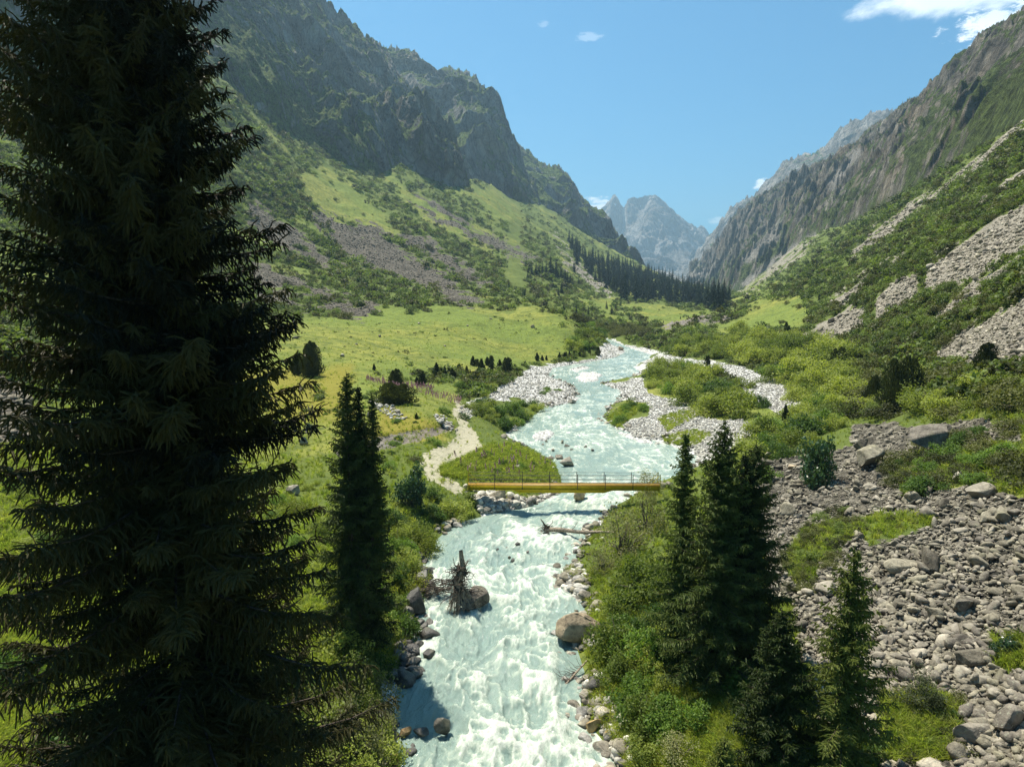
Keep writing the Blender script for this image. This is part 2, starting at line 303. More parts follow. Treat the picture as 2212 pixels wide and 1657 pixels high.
# ---------------------------------------------------------------- ground materials
def rock_nodes(nt, p, s=1.0, tone=1.0):
    c = nt.noise(p, .9*s, 6, .6, .4); c2 = nt.noise(p, .16*s, 4, .6)
    col = nt.ramp(c, (.25, (.10*tone, .093*tone, .085*tone)), (.5, (.20*tone, .18*tone, .155*tone)), (.75, (.34*tone, .31*tone, .27*tone)))
    return nt.mix(nt.sm(c2, .4, .7), col, nt.mix(.5, col, (.23*tone, .185*tone, .13*tone)))
def mat_valley():
    m, nt = material('valley_ground'); p = nt.pos(); A = nt.attr('mask'); sep = nt.new('ShaderNodeSeparateColor'); nt.l.new(A.outputs['Color'], sep.inputs[0])
    scree, gravel, path = sep.outputs; rocky = A.outputs['Alpha']
    n1 = nt.noise(p, .035, 5, .6); n2 = nt.noise(p, .35, 5, .65, .5); n3 = nt.noise(p, 3.0, 4, .7)
    grass = nt.ramp(n2, (.30, (.080, .110, .022)), (.5, (.20, .215, .042)), (.70, (.29, .28, .065)))
    lush = nt.ramp(n3, (.3, (.095, .14, .026)), (.7, (.205, .245, .048)))
    grass = nt.mix(nt.sm(n1, .40, .6), grass, lush)
    grass = nt.mix(nt.math('MULTIPLY', nt.sm(n3, .58, .75), .6), grass, (.27, .24, .09))
    n4 = nt.noise(p, .75, 7, .72, .6); n5 = nt.noise(p, .14, 5, .65, .4)
    grass = nt.mix(nt.math('MULTIPLY', nt.sm(n4, .50, .62), .65), grass, (.060, .085, .022)); grass = nt.mix(nt.math('MULTIPLY', nt.sm(n5, .52, .62), .45), grass, (.085, .115, .026))
    B = nt.attr('tone'); sepb = nt.new('ShaderNodeSeparateColor'); nt.l.new(B.outputs['Color'], sepb.inputs[0])
    grass = nt.mix(nt.math('MULTIPLY', sepb.outputs[0], .75), grass, (.23, .195, .028))           # meadow turning yellow
    grass = nt.mix(nt.math('MULTIPLY', sepb.outputs[1], .8), grass, nt.mix(n2, (.055, .082, .018), (.115, .150, .032)))   # brushy slope
    vc = nt.voro(p, 1.7, 'F1', 1); hs = nt.new('ShaderNodeSeparateColor'); nt.l.new(vc, hs.inputs[0])
    vd = nt.voro(p, 1.7, 'DISTANCE_TO_EDGE', 0); vcs = nt.voro(p, 5.5, 'F1', 1); hs2 = nt.new('ShaderNodeSeparateColor'); nt.l.new(vcs, hs2.inputs[0])
    vb = nt.voro(p, .45, 'F1', 1); hb = nt.new('ShaderNodeSeparateColor'); nt.l.new(vb, hb.inputs[0])
    h = nt.math('ADD', nt.math('MULTIPLY', hs.outputs[0], .5), nt.math('ADD', nt.math('MULTIPLY', hs2.outputs[0], .2), nt.math('MULTIPLY', hb.outputs[0], .3)))
    sc = nt.ramp(h, (.15, (.03, .028, .022)), (.5, (.10, .09, .07)), (.85, (.27, .245, .195)))  # ground tone kept dark, painting the shade in gaps between stones
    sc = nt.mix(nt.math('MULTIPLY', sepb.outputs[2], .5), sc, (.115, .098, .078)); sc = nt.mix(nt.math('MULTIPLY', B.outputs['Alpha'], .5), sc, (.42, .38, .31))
    vg = nt.voro(p, 4.2, 'F1', 1); hg = nt.new('ShaderNodeSeparateColor'); nt.l.new(vg, hg.inputs[0]); vgd = nt.voro(p, 4.2, 'F1', 0)
    gr = nt.ramp(hg.outputs[0], (.1, (.34, .335, .315)), (.5, (.54, .53, .50)), (.9, (.70, .69, .66)))
    gr = nt.mix(nt.math('MULTIPLY', nt.sm(vgd, .55, .9), .6), gr, (.12, .115, .10))
    pa = nt.mix(n3, (.33, .30, .21), (.50, .46, .34))
    pa = nt.mix(nt.sm(n2, .60, .72), pa, (.22, .24, .07))
    rk = rock_nodes(nt, p, 1.2, .9)
    edge = nt.math('MULTIPLY', nt.math('SUBTRACT', n3, .5), .9)
    brk = nt.math('MULTIPLY', nt.math('SUBTRACT', n2, .5), 1.5)
    def mk(a, q=0): return nt.sm(nt.math('ADD', nt.math('ADD', a, edge), q), .38, .62)
    def mk_old(a): return nt.sm(nt.math('ADD', a, edge), .38, .62)
    col = nt.mix(mk(scree), grass, sc); col = nt.mix(mk(rocky), col, rk); col = nt.mix(mk(gravel), col, gr); col = nt.mix(nt.math('MULTIPLY', mk(nt.math('MULTIPLY', path, .72), brk), .92), col, pa)
    hh = nt.math('ADD', nt.math('MULTIPLY', nt.math('MULTIPLY', nt.math('MINIMUM', vd, .25), scree), 3.0), nt.math('MULTIPLY', n3, .8))
    hh = nt.math('SUBTRACT', hh, nt.math('MULTIPLY', nt.math('MULTIPLY', vgd, gravel), .5))
    nb = nt.bump(nt.math('ADD', hh, nt.math('ADD', nt.math('MULTIPLY', n2, 1.6), nt.math('MULTIPLY', n4, 1.2))), .8, .3)
    finish(nt, col, .92, .15, nb); return m
def mat_cliff(name, rock, green, gthr, sc, tone=1.0, pale=None):
    m, nt = material(name); p = nt.pos(); g = nt.new('ShaderNodeNewGeometry'); sx = nt.new('ShaderNodeSeparateXYZ'); nt.l.new(g.outputs['Normal'], sx.inputs[0])
    st = nt.scale(p, (1, 1, .7)); n1 = nt.noise(st, .05*sc, 8, .65, .6); n2 = nt.noise(p, .011*sc, 5, .6, .3); n3 = nt.noise(p, .25*sc, 6, .7)
    r = tuple(x*tone for x in rock)
    rk = nt.ramp(n1, (.36, tuple(x*.35 for x in r)), (.5, r), (.64, tuple(x*1.9 for x in r)))
    rk = nt.mix(nt.sm(n2, .45, .65), rk, nt.mix(.5, rk, (r[0]*1.35, r[1]*1.1, r[2]*.8)))
    ws = nt.new('ShaderNodeVectorMath', operation='ADD'); nt.l.new(st, ws.inputs[0]); nz3 = nt.new('ShaderNodeTexNoise'); nt.l.new(p, nz3.inputs['Vector']); nz3.inputs['Scale'].default_value = .04*sc; nz3.inputs['Detail'].default_value = 5
    sv = nt.new('ShaderNodeVectorMath', operation='SCALE'); nt.l.new(nz3.outputs['Color'], sv.inputs[0]); sv.inputs['Scale'].default_value = 26/sc; nt.l.new(sv.outputs[0], ws.inputs[1])
    ce = nt.voro(ws.outputs[0], .055*sc, 'DISTANCE_TO_EDGE'); cc = nt.voro(ws.outputs[0], .055*sc, 'F1', 1); ccs = nt.new('ShaderNodeSeparateColor'); nt.l.new(cc, ccs.inputs[0])
    rk = nt.mix(nt.math('MULTIPLY', ccs.outputs[0], .55), rk, nt.mix(1.0, rk, (.45, .45, .46), 'MULTIPLY')); rk = nt.mix(nt.math('MULTIPLY', nt.sm(ce, .09, .0), .55), rk, (.03, .03, .03))
    gn = nt.ramp(n3, (.38, tuple(x*.4 for x in green)), (.5, green), (.62, tuple(x*1.7 for x in green)))
    A0 = nt.attr('mask'); sp0 = nt.new('ShaderNodeSeparateColor'); nt.l.new(A0.outputs['Color'], sp0.inputs[0])
    f = nt.math('ADD', sp0.outputs[2], nt.math('ADD', nt.math('MULTIPLY', nt.math('SUBTRACT', n2, .5), .5), nt.math('ADD', nt.math('MULTIPLY', nt.math('SUBTRACT', n1, .5), -.5), nt.math('MULTIPLY', nt.math('SUBTRACT', n3, .5), .5))))
    col = nt.mix(nt.sm(f, gthr-.08, gthr+.1), rk, gn)
    A = nt.attr('mask'); sep = nt.new('ShaderNodeSeparateColor'); nt.l.new(A.outputs['Color'], sep.inputs[0])
    col = nt.mix(nt.math('MULTIPLY', sep.outputs[0], .9), col, nt.mix(n3, (.25, .23, .21), (.42, .40, .37)))
    col = nt.mix(nt.sm(nt.math('ADD', sep.outputs[1], nt.math('MULTIPLY', nt.math('SUBTRACT', n3, .5), .6)), .45, .55), col, (.85, .88, .9))
    nb = nt.bump(nt.noise(st, .09*sc, 9, .75, .5), 1.0, 13/sc)
    finish(nt, col, .93, .12, nb); return m

# ---------------------------------------------------------------- valley sheet
U_, V_ = project(GX, GY, GZ)
brush = sstep(-.30, .10, fbm(GX/26, GY/26, 0, 4, 51) + sstep(130, 260, np.hypot(GX, GY))*.35*(GX < 40) + .9*sstep(1600, 1750, U_)*sstep(800, 740, V_))
MEADOW = [[(480,700),(620,690),(800,660),(1000,665),(1150,660),(1245,690),(1250,760),(1100,800),(900,800),(480,980)],[(1380,660),(1480,675),(1540,680),(1480,700),(1400,700)],[(1600,690),(1640,645),(1730,640),(1760,690),(1700,730)],[(700,350),(760,400),(860,500),(700,470),(620,380)],[(820,360),(900,420),(1010,500),(1100,560),(1040,540),(900,470)],[(1010,400),(1080,400),(1130,470),(1060,480)],[(560,820),(1000,820),(980,950),(560,980)]]
brush = np.maximum(brush, msk(U_, V_, PATCHES, 16, 0)); brush = np.maximum(brush, .75*sstep(600, 450, U_)*sstep(840, 960, V_)); brush = np.maximum(brush, sstep(1600, 1650, U_)*sstep(1050, 1100, V_)); mdw = msk(U_, V_, MEADOW, 8, 16*fbm(GX*.1, GY*.1, 0, 3, 52)); brush = brush*(1-mdw)
YEL = [[(520,800),(760,790),(760,900),(640,920),(520,860)],[(830,880),(950,900),(960,950),(800,960)],[(0,870),(60,950),(200,1400),(-50,1500)]]
yel = msk(U_, V_, YEL, 14, 16*fbm(GX*.2, GY*.2, 0, 3, 53))
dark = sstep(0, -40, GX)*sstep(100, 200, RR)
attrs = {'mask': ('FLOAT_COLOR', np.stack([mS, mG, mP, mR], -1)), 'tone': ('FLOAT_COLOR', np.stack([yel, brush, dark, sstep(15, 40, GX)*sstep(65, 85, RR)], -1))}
VZ = GZ.copy()
def skirted(X, Y, Z, at):
    X = np.vstack([X, X[-1:]*1.02]); Y = np.vstack([Y, Y[-1:]*1.02]); Z = np.vstack([Z, Z[-1:]-60]); return X, Y, Z, {k: (t, np.concatenate([d, d[-1:]], 0)) for k, (t, d) in at.items()}
VX, VY, VZ, va = skirted(GX, GY, VZ, attrs)
valley = mesh_np('valley_ground', np.stack([VX, VY, VZ], -1).reshape(-1, 3), grid_faces(*VX.shape)[:, ::-1], mat_valley(), None, True, {k: (t, d.reshape(-1, 4)) for k, (t, d) in va.items()})
tag(valley, kind='structure'); del VX, VY, VZ, va, attrs

# ---------------------------------------------------------------- mountains
ROCK = (.165, .155, .145); GREEN = (.062, .098, .026)
def curve(c, az):
    p = at_r(*np.array(c, float).T); a = np.arctan2(p[:, 0], p[:, 1]); o = np.argsort(a)
    return np.interp(az, a[o], np.hypot(p[:, 0], p[:, 1])[o]), np.interp(az, a[o], p[o, 2])
def mountain(name, curves, u0, u1, ncol, rows, amp, seed, mat, jag=.02, spur=.05, bias=.25, vert=.0, extra=0., snow=None, scree=None, L=.10, step=.0):
    a0 = math.atan((u0-CX)/FO); a1 = math.atan((u1-CX)/FO); az = np.linspace(a0, a1, ncol)
    cr = [curve(c, az) for c in curves]; R, Z, E = [], [], []
    for k in range(len(cr)-1):
        t = np.linspace(0, 1, rows[k]+1)[(1 if k else 0):, None]
        R.append(cr[k][0]*(1-t)+cr[k+1][0]*t); Z.append(cr[k][1]*(1-t)+cr[k+1][1]*t); E.append(np.broadcast_to(k+t, R[-1].shape))
    R = np.vstack(R); Z = np.vstack(Z); E = np.vstack(E); nk = len(cr)-2                     # index of the crest
    sx, cx = np.sin(az)[None], np.cos(az)[None]; X = R*sx; Y = R*cx; l = L*np.median(R)
    env = sstep(0, .35, E)*(1-.45*sstep(nk-.12, nk, E)); H = amp*R
    w = l*.5*fbm(X/l, Y/l, Z/l, 2, seed+9)
    d = fbm((X+w)/l, (Y-w)/l, Z/(1.5*l), 7, seed, True, .5)*1.0 + .5*fbm(X/(l*2.3), Y/(l*2.3), Z/(5*l), 3, seed+20)
    if step: q = Z/(l*.7) + 1.5*fbm(X/l, Y/l, 0, 2, seed+30); d = d + step*(q-np.floor(q)-.5)*(.5+fbm(X/l, Y/l, Z/l, 2, seed+31))
    q = az[None]*np.median(R)/(l*1.5) + .9*fbm(X/(l*2), Y/(l*2), Z/(l*2), 3, seed+61); rib = (1-2*np.abs(vn(q, Z/(l*9), 0., seed+62)))*.65 + .35*(1-2*np.abs(vn(q*2.3+5, Z/(l*5), 0., seed+63)))
    D = H*env*d + spur*R*env*rib; DV = D*vert; D = D*(1-vert); R2_ = R - D; X = R2_*sx; Y = R2_*cx
    jg = R*jag*fbm(X/(l*.22), Y/(l*.22), Z*0, 5, seed+40, True, .6)*sstep(nk-.5, nk, E)
    wk = sstep(nk-.6, nk, E)*(E <= nk); Z = CAMZ + (Z-CAMZ)*(1-wk*D/R) + .3*D*(1-wk) + DV*(1-sstep(nk-.5, nk, E)) + jg*.7
    k = 4; sx_ = [np.roll(a, -k, 1)-np.roll(a, k, 1) for a in (X, Y, Z)]; sy_ = [np.roll(a, -k, 0)-np.roll(a, k, 0) for a in (X, Y, Z)]
    nx, ny, nz_ = sx_[1]*sy_[2]-sx_[2]*sy_[1], sx_[2]*sy_[0]-sx_[0]*sy_[2], sx_[0]*sy_[1]-sx_[1]*sy_[0]; nz_ = np.abs(nz_)/np.sqrt(nx*nx+ny*ny+nz_*nz_+1e-9)
    u, v = project(X, Y, Z); z0 = np.zeros_like(u)
    ms = msk(u, v, scree, 5, 8*fbm(X/(l*.3), Y/(l*.3), 0, 3, seed+50)) if scree else z0
    mn = msk(u, v, snow, 1.2, 0) if snow else z0
    o = mesh_np(name, np.stack([X, Y, Z], -1).reshape(-1, 3), grid_faces(*X.shape)[:, ::-1], mat, None, True, {'mask': ('FLOAT_COLOR', np.stack([ms, mn, nz_ + bias*(1-E/nk) - bias*.4 + extra*sstep(820, 600, u)*sstep(-260, 160, v)*(.6+.8*fbm(X/(l*.8), Y/(l*.8), Z/(l*.8), 3, seed+80)) + .22*fbm(X/(l*1.2), Y/(l*1.2), Z/(l*1.2), 3, seed+70), z0+1], -1).reshape(-1, 4))})
    tag(o, kind='structure'); return o, (az, X, Y, Z)
mc = mat_cliff('cliff_rock', (.235, .230, .222), (.085, .120, .030), .50, 1.0)
mc_r = mat_cliff('sunny_cliff_rock', (.215, .195, .165), (.075, .100, .028), .50, 1.2)
mc_far = mat_cliff('far_cliff_rock', (.30, .285, .26), (.07, .11, .03), .85, .45)
mc_peak = mat_cliff('peak_rock', (.34, .33, .32), (.15, .17, .13), 1.25, .16)
mountain('mountain_cliff', [
 [(-1500,330,300),(-700,150,292),(0,205,378),(300,215,447),(480,205,515),(560,275,550),(690,355,600),(810,405,612),(870,380,680),(960,420,712),(1000,420,730),(1014,450,760)],
 [(-1500,-350,430),(-700,-300,420),(0,-60,540),(300,10,610),(480,40,660),(560,130,650),(690,190,700),(810,250,730),(870,250,790),(960,345,780),(1000,402,765),(1014,450,785)],
 [(-1500,-1100,700),(-700,-780,700),(0,-640,800),(400,-260,830),(600,-75,880),(690,-2,920),(725,28,930),(760,58,950),(800,88,960),(830,120,990),(860,160,1000),(905,226,1000),(935,268,960),(960,310,930),(985,350,880),(1000,392,830),(1014,455,800)],
 [(-1500,-1300,1100),(0,-300,1300),(600,150,1400),(1000,600,1300),(1014,650,1300)]], -1400, 1014, 900, [160, 250, 14], .062, 100, mc, .026, vert=.4, step=.40, L=.12, spur=.055, bias=.36, extra=.38)
mountain('mountain_tower', [
 [(740,420,905),(870,400,905),(1000,420,880),(1060,425,985),(1110,460,1010),(1165,466,1050),(1182,520,1060)],
 [(740,300,1080),(870,270,1080),(1000,300,1060),(1060,320,1060),(1110,400,1060),(1165,452,1070),(1182,510,1080)],
 [(740,100,1400),(830,112,1400),(852,121,1390),(875,122,1370),(899,133,1350),(932,160,1330),(941,171,1320),(972,162,1300),(1000,173,1280),(1021,176,1260),(1045,195,1240),(1057,210,1230),(1066,206,1215),(1077,204,1210),(1088,238,1190),(1102,292,1160),(1119,328,1140),(1140,375,1120),(1168,438,1100),(1182,505,1100)],
 [(740,500,1900),(1182,700,1600)]], 745, 1180, 620, [110, 180, 10], .048, 200, mc, .026, vert=.3, step=.35, L=.10, spur=.04, bias=.25)
mountain('mountain_ridge', [
 [(1050,480,1160),(1110,470,1150),(1165,480,1150),(1230,510,1170),(1300,552,1190),(1359,580,1200),(1400,600,1200),(1430,625,1180)],
 [(1050,400,1350),(1165,420,1330),(1230,450,1310),(1300,510,1290),(1359,568,1240),(1400,597,1230),(1430,622,1200)],
 [(1050,345,1550),(1119,322,1520),(1140,335,1510),(1173,366,1500),(1208,373,1470),(1230,394,1450),(1262,444,1430),(1302,479,1380),(1333,515,1320),(1359,548,1270),(1385,578,1240),(1430,618,1220)],
 [(1050,600,2000),(1430,760,1600)]], 1055, 1428, 520, [90, 130, 10], .036, 300, mc, .020, vert=.4, step=.3, L=.09, spur=.035, bias=.45)
R1S = [[(1470,606),(1500,588),(1537,566),(1546,569),(1512,620),(1478,620)],[(1600,612),(1650,570),(1760,500),(1770,510),(1700,570),(1620,622)],[(1600,560),(1660,500),(1690,470),(1680,520),(1620,570)],[(1780,400),(1850,320),(1862,330),(1800,410)]]
mountain('mountain_wall', [
 [(1480,640,1500),(1530,645,1400),(1600,648,1000),(1700,575,880),(1760,545,720),(1820,515,590),(1950,450,425),(2080,370,325),(2212,295,265),(2900,0,176),(3600,-200,150)],
 [(1480,625,1900),(1530,600,1750),(1600,560,1350),(1700,480,1150),(1820,410,850),(1950,330,620),(2080,240,500),(2212,160,430),(2900,-200,300),(3600,-500,260)],
 [(1480,618,2100),(1507,583,2000),(1579,487,1750),(1623,447,1650),(1712,390,1430),(1780,362,1300),(1832,345,1180),(1870,300,1110),(1912,274,1060),(1950,238,970),(1979,231,930),(2000,210,900),(2015,196,880),(2040,172,850),(2059,154,830),(2090,127,800),(2110,98,780),(2139,78,750),(2170,62,720),(2206,38,700),(2500,-150,550),(3000,-600,450),(3600,-900,400)],
 [(1480,750,2500),(1979,500,1500),(3600,-300,900)]], 1484, 3500, 1000, [160, 270, 12], .042, 400, mc_r, .024, vert=.7, scree=R1S, step=.0, L=.085, spur=.006, bias=.62)
mountain('mountain_shoulder', [
 [(1420,680,2300),(1600,640,2300),(2200,400,1900)],
 [(1420,655,2600),(1481,625,2600),(1560,560,2500),(1700,450,2400),(2200,300,2000)],
 [(1420,640,3300),(1462,612,3250),(1481,590,3200),(1534,510,3100),(1579,456,3000),(1637,421,2900),(1659,394,2850),(1690,362,2800),(1712,350,2750),(1770,335,2640),(1792,313,2600),(1819,283,2550),(1850,262,2500),(1886,252,2450),(1926,247,2400),(1961,236,2300),(2200,170,2200)],
 [(1420,760,4200),(2200,500,3200)]], 1425, 2190, 520, [60, 150, 8], .026, 500, mc_far, .016, spur=.012, vert=.4, step=.0, L=.06)
mountain('mountain_peak', [
 [(1060,640,3600),(1700,640,3600)],
 [(1060,600,4400),(1200,560,4500),(1287,540,4600),(1340,548,4500),(1400,530,4500),(1480,560,4400),(1534,580,4400),(1700,620,4200)],
 [(1060,560,5200),(1150,525,5200),(1200,505,5150),(1262,488,5100),(1287,463,5100),(1310,441,5080),(1329,425,5060),(1337,438,5060),(1347,462,5250),(1356,441,5100),(1381,436,5060),(1396,433,5040),(1405,430,5000),(1415,426,5000),(1433,440,5000),(1459,461,5000),(1485,481,5000),(1501,494,5000),(1506,497,5050),(1514,490,5050),(1521,496,5050),(1534,509,5050),(1560,530,5000),(1700,600,5000)],
 [(1060,700,6000),(1700,760,6000)]], 1070, 1690, 620, [110, 170, 8], .036, 600, mc_peak, .008, snow=[[(1344,450),(1350,450),(1353,478),(1347,500),(1343,521),(1337,519),(1344,495),(1346,478)],[(1325,440),(1332,441),(1330,446)],[(1381,444),(1385,444),(1384,449)]], scree=[[(1440,500),(1465,560),(1500,600),(1470,600),(1440,550)],[(1385,590),(1420,572),(1500,600),(1385,620)]], step=.0, L=.06, vert=.4)
mountain('moraine_fan', [
 [(1370,640,2700),(1500,640,2700)], [(1370,600,2900),(1400,592,2900),(1422,583,2900),(1450,590,2850),(1475,603,2800),(1500,625,2800)], [(1370,640,3300),(1500,660,3300)]],
 1375, 1498, 90, [40, 8], .004, 700, mat_cliff('pale_fan', (.42, .41, .38), GREEN, 1.6, .4), .001)

# ---------------------------------------------------------------- river
def make_river():
    y = np.concatenate([np.linspace(-40, 9, 60)[:-1], np.exp(np.linspace(np.log(9), np.log(YTOP+130), 900))]); xl, xr = edges(y); nc = 230
    t = np.linspace(0, 1, nc)[None]; wd = (xr-xl)[:, None]; X = xl[:, None]-1.6 + (wd+3.2)*t; Y = np.broadcast_to(y[:, None], X.shape)
    ea = np.minimum(X-xl[:, None], xr[:, None]-X)                       # distance to the nearer bank
    near = sstep(62, 46, Y); wx = X + .5*fbm(X*.5, Y*.25, 0, 3, 61); wy = Y + 1.2*fbm(X*.4, Y*.2, 3., 3, 62)
    big = fbm(wx*.42, wy*.30, 0, 4, 63); rid = fbm(wx*.9, wy*.55, 0, 5, 64, True); fine = fbm(wx*2.9, wy*2.0, 0, 5, 65, True, .6)
    mid = sstep(0, 1.6, ea); amp = (.10 + .36*near)*mid
    h = amp*(big*.9 + .55*np.maximum(rid, -.3)) + .085*fine*(.35+near)*sstep(0, .6, ea)
    f = .30*rid + .36*big + .60*fine - .02 + .10*near + .16*sstep(150, 300, Y)
    quiet = np.zeros_like(X)
    for (u, v, rr, k) in ((905,1530,1.6,.8),(890,1590,1.2,.7),(985,1390,1.2,.35),(1245,1430,1.0,.6),(1010,1150,2.4,.55),(1250,1330,1.0,.4),(1180,1015,2.0,.3),(970,1210,1.0,.5),(1290,1000,3,.2),(1250,830,5,.2)):
        c = on_water(u, v); quiet = np.maximum(quiet, k*np.exp(-((X-c[0])**2+((Y-c[1])*.55)**2)/rr**2))
    farf = .06 + .30*rid + .42*fine + .20*big; f = f*near + farf*(1-near)
    f = f - quiet*.9; f = sstep(-.12, .62, f)
    Z = zw(Y) + h
    m, nt = material('glacial_water'); p = nt.pos(); F = nt.attr('foam').outputs['Fac']
    st = nt.scale(p, (1, .42, 1)); n1 = nt.noise(st, 3.0, 8, .74, 1.4); n2 = nt.noise(st, 9, 6, .75, 1.2); n0 = nt.noise(st, .6, 3, .5)
    n1 = nt.math('ADD', n1, nt.math('MULTIPLY', nt.math('SUBTRACT', nt.noise(st, 26, 4, .75), .5), .5))
    ff = nt.math('ADD', F, nt.math('ADD', nt.math('MULTIPLY', nt.math('SUBTRACT', n1, .5), 1.1), nt.math('MULTIPLY', nt.math('SUBTRACT', n2, .5), 1.1)))
    fo = nt.sm(ff, .52, 1.40)
    body = nt.mix(n0, (.175, .26, .23), (.30, .375, .32))
    body = nt.mix(nt.math('MULTIPLY', nt.sm(F, .1, .9), .72), body, (.45, .515, .41))
    col = nt.mix(fo, body, (.72, .73, .66))
    nb = nt.bump(nt.math('ADD', nt.math('MULTIPLY', n1, .7), nt.math('MULTIPLY', n2, .35)), .75, .16)
    finish(nt, col, nt.math('ADD', .10, nt.math('MULTIPLY', fo, .6)), .4, nb)
    o = mesh_np('river_water', np.stack([X, Y, Z], -1).reshape(-1, 3), grid_faces(*X.shape), m, None, True, {'foam': ('FLOAT', f.ravel())})
    tag(o, kind='structure'); return o
river = make_river()

# ---------------------------------------------------------------- haze
def make_haze():
    lo = (-5000, -500, -20); hi = (5000, 7200, 930)
    V = [(x, y, z) for x in (lo[0], hi[0]) for y in (lo[1], hi[1]) for z in (lo[2], hi[2])]
    Fq = [(0,1,3,2),(4,6,7,5),(0,4,5,1),(2,3,7,6),(0,2,6,4),(1,5,7,3)]
    m = bpy.data.materials.new('haze'); m.use_nodes = True; nt = NT(m.node_tree); nt.n.clear()
    v = nt.new('ShaderNodeVolumePrincipled'); v.inputs['Color'].default_value = (.52, .80, 1, 1); v.inputs['Density'].default_value = HAZE; v.inputs['Anisotropy'].default_value = .35
    v.inputs['Density Attribute'].default_value = ''; v.inputs['Temperature Attribute'].default_value = ''; v.inputs['Color Attribute'].default_value = ''; m.cycles.homogeneous_volume = True
    o = nt.new('ShaderNodeOutputMaterial'); nt.l.new(v.outputs[0], o.inputs[1])
    h = mesh_np('haze', np.array(V, float), np.array(Fq), m); tag(h, kind='stuff')
HAZE = 1.7e-4
make_haze()

# ---------------------------------------------------------------- builders for rocks, leaves, conifers
def ico(sub):
    t = (1+5**.5)/2; V = [(-1,t,0),(1,t,0),(-1,-t,0),(1,-t,0),(0,-1,t),(0,1,t),(0,-1,-t),(0,1,-t),(t,0,-1),(t,0,1),(-t,0,-1),(-t,0,1)]
    F = [(0,11,5),(0,5,1),(0,1,7),(0,7,10),(0,10,11),(1,5,9),(5,11,4),(11,10,2),(10,7,6),(7,1,8),(3,9,4),(3,4,2),(3,2,6),(3,6,8),(3,8,9),(4,9,5),(2,4,11),(6,2,10),(8,6,7),(9,8,1)]
    V = [np.array(v, float)/np.linalg.norm(v) for v in V]
    for _ in range(sub):
        mid = {}; G = []
        def m(a, b):
            k = (min(a, b), max(a, b))
            if k not in mid: q = V[a]+V[b]; V.append(q/np.linalg.norm(q)); mid[k] = len(V)-1
            return mid[k]
        for a, b, c in F: x, y, z = m(a, b), m(b, c), m(c, a); G += [(a, x, z), (b, y, x), (c, z, y), (x, y, z)]
        F = G
    return np.array(V), np.array(F)
ICO = {k: ico(k) for k in (1, 2, 3, 4)}
def rock(seed, sub=2, planes=9, flat=.65, rnd=.0):
    g = np.random.default_rng(seed); planes = int(planes*1.6); V, F = ICO[sub]; V = V.copy()
    for _ in range(planes):
        n = g.normal(size=3); n /= np.linalg.norm(n); d = g.uniform(.45+rnd, .76); V -= n*np.maximum(V@n-d, 0)[:, None]
    V *= np.array([1, g.uniform(.65, .95), flat*g.uniform(.8, 1.15)])
    V += V*.035*fbm(V[:, 0]*3+seed, V[:, 1]*3, V[:, 2]*3, 2, seed)[:, None]; V[:, 2] -= V[:, 2].min()*.75
    return V, F
class Geo:
    """collects vertices and faces"""
    def __init__(s): s.V, s.F, s.n = [], [], 0
    def add(s, V, F): s.V.append(np.asarray(V, float).reshape(-1, 3)); s.F.append(np.asarray(F)+s.n); s.n += len(s.V[-1])
    def get(s): return np.concatenate(s.V), np.concatenate(s.F)
def tube(path, rad_, k=6):
    P = np.asarray(path, float); n = len(P); T = np.gradient(P, axis=0); T /= np.linalg.norm(T, axis=1)[:, None]+1e-9
    ref = np.where(np.abs(T[:, 2:3]) > .9, [[1., 0, 0]], [[0, 0, 1.]]); A = np.cross(T, ref); A /= np.linalg.norm(A, axis=1)[:, None]+1e-9; B = np.cross(T, A)
    th = np.linspace(0, 2*math.pi, k, endpoint=False); r = np.broadcast_to(np.asarray(rad_, float), (n,))
    V = P[:, None] + r[:, None, None]*(np.cos(th)[None, :, None]*A[:, None]+np.sin(th)[None, :, None]*B[:, None])
    i = np.arange(n-1)[:, None]*k; j = np.arange(k)[None]; j2 = (j+1) % k
    return V.reshape(-1, 3), np.stack([i+j, i+j2, i+k+j2, i+k+j], -1).reshape(-1, 4)
def box(c, s):
    V = np.array([(x, y, z) for x in (-.5, .5) for y in (-.5, .5) for z in (-.5, .5)])*np.array(s)+np.array(c)
    return V, np.array([(0,1,3,2),(4,6,7,5),(0,4,5,1),(2,3,7,6),(0,2,6,4),(1,5,7,3)])
def ribbons(A, B, w, g, cross=True, taper=.4):
    """flat strips from A to B (n,3), width w (n,); a second strip across the first when cross"""
    D = B-A; D /= np.linalg.norm(D, axis=1)[:, None]+1e-9; r = g.normal(size=A.shape); s = np.cross(D, r); s /= np.linalg.norm(s, axis=1)[:, None]+1e-9
    out = []
    for q in ((s, np.cross(D, s)) if cross else (s,)):
        h = q*np.asarray(w).reshape(-1, 1)*.5; out.append(np.stack([A-h, A+h, B+h*taper, B-h*taper], 1))
    V = np.concatenate(out).reshape(-1, 3); return V, np.arange(len(V)).reshape(-1, 4)
def leaves(C, size, g, up=.3, el=1.8):
    """one small leaf quad at each point"""
    n = len(C); N = g.normal(size=(n, 3)); N[:, 2] = np.abs(N[:, 2])+up; N /= np.linalg.norm(N, axis=1)[:, None]
    a = np.cross(N, g.normal(size=(n, 3))); a /= np.linalg.norm(a, axis=1)[:, None]; b = np.cross(N, a); s = np.asarray(size).reshape(-1, 1)*g.uniform(.7, 1.3, (n, 1))
    V = np.stack([C-a*s*el*.5, C-b*s*.5, C+a*s*el*.5, C+b*s*.5], 1).reshape(-1, 3); return V, np.arange(4*n).reshape(-1, 4)
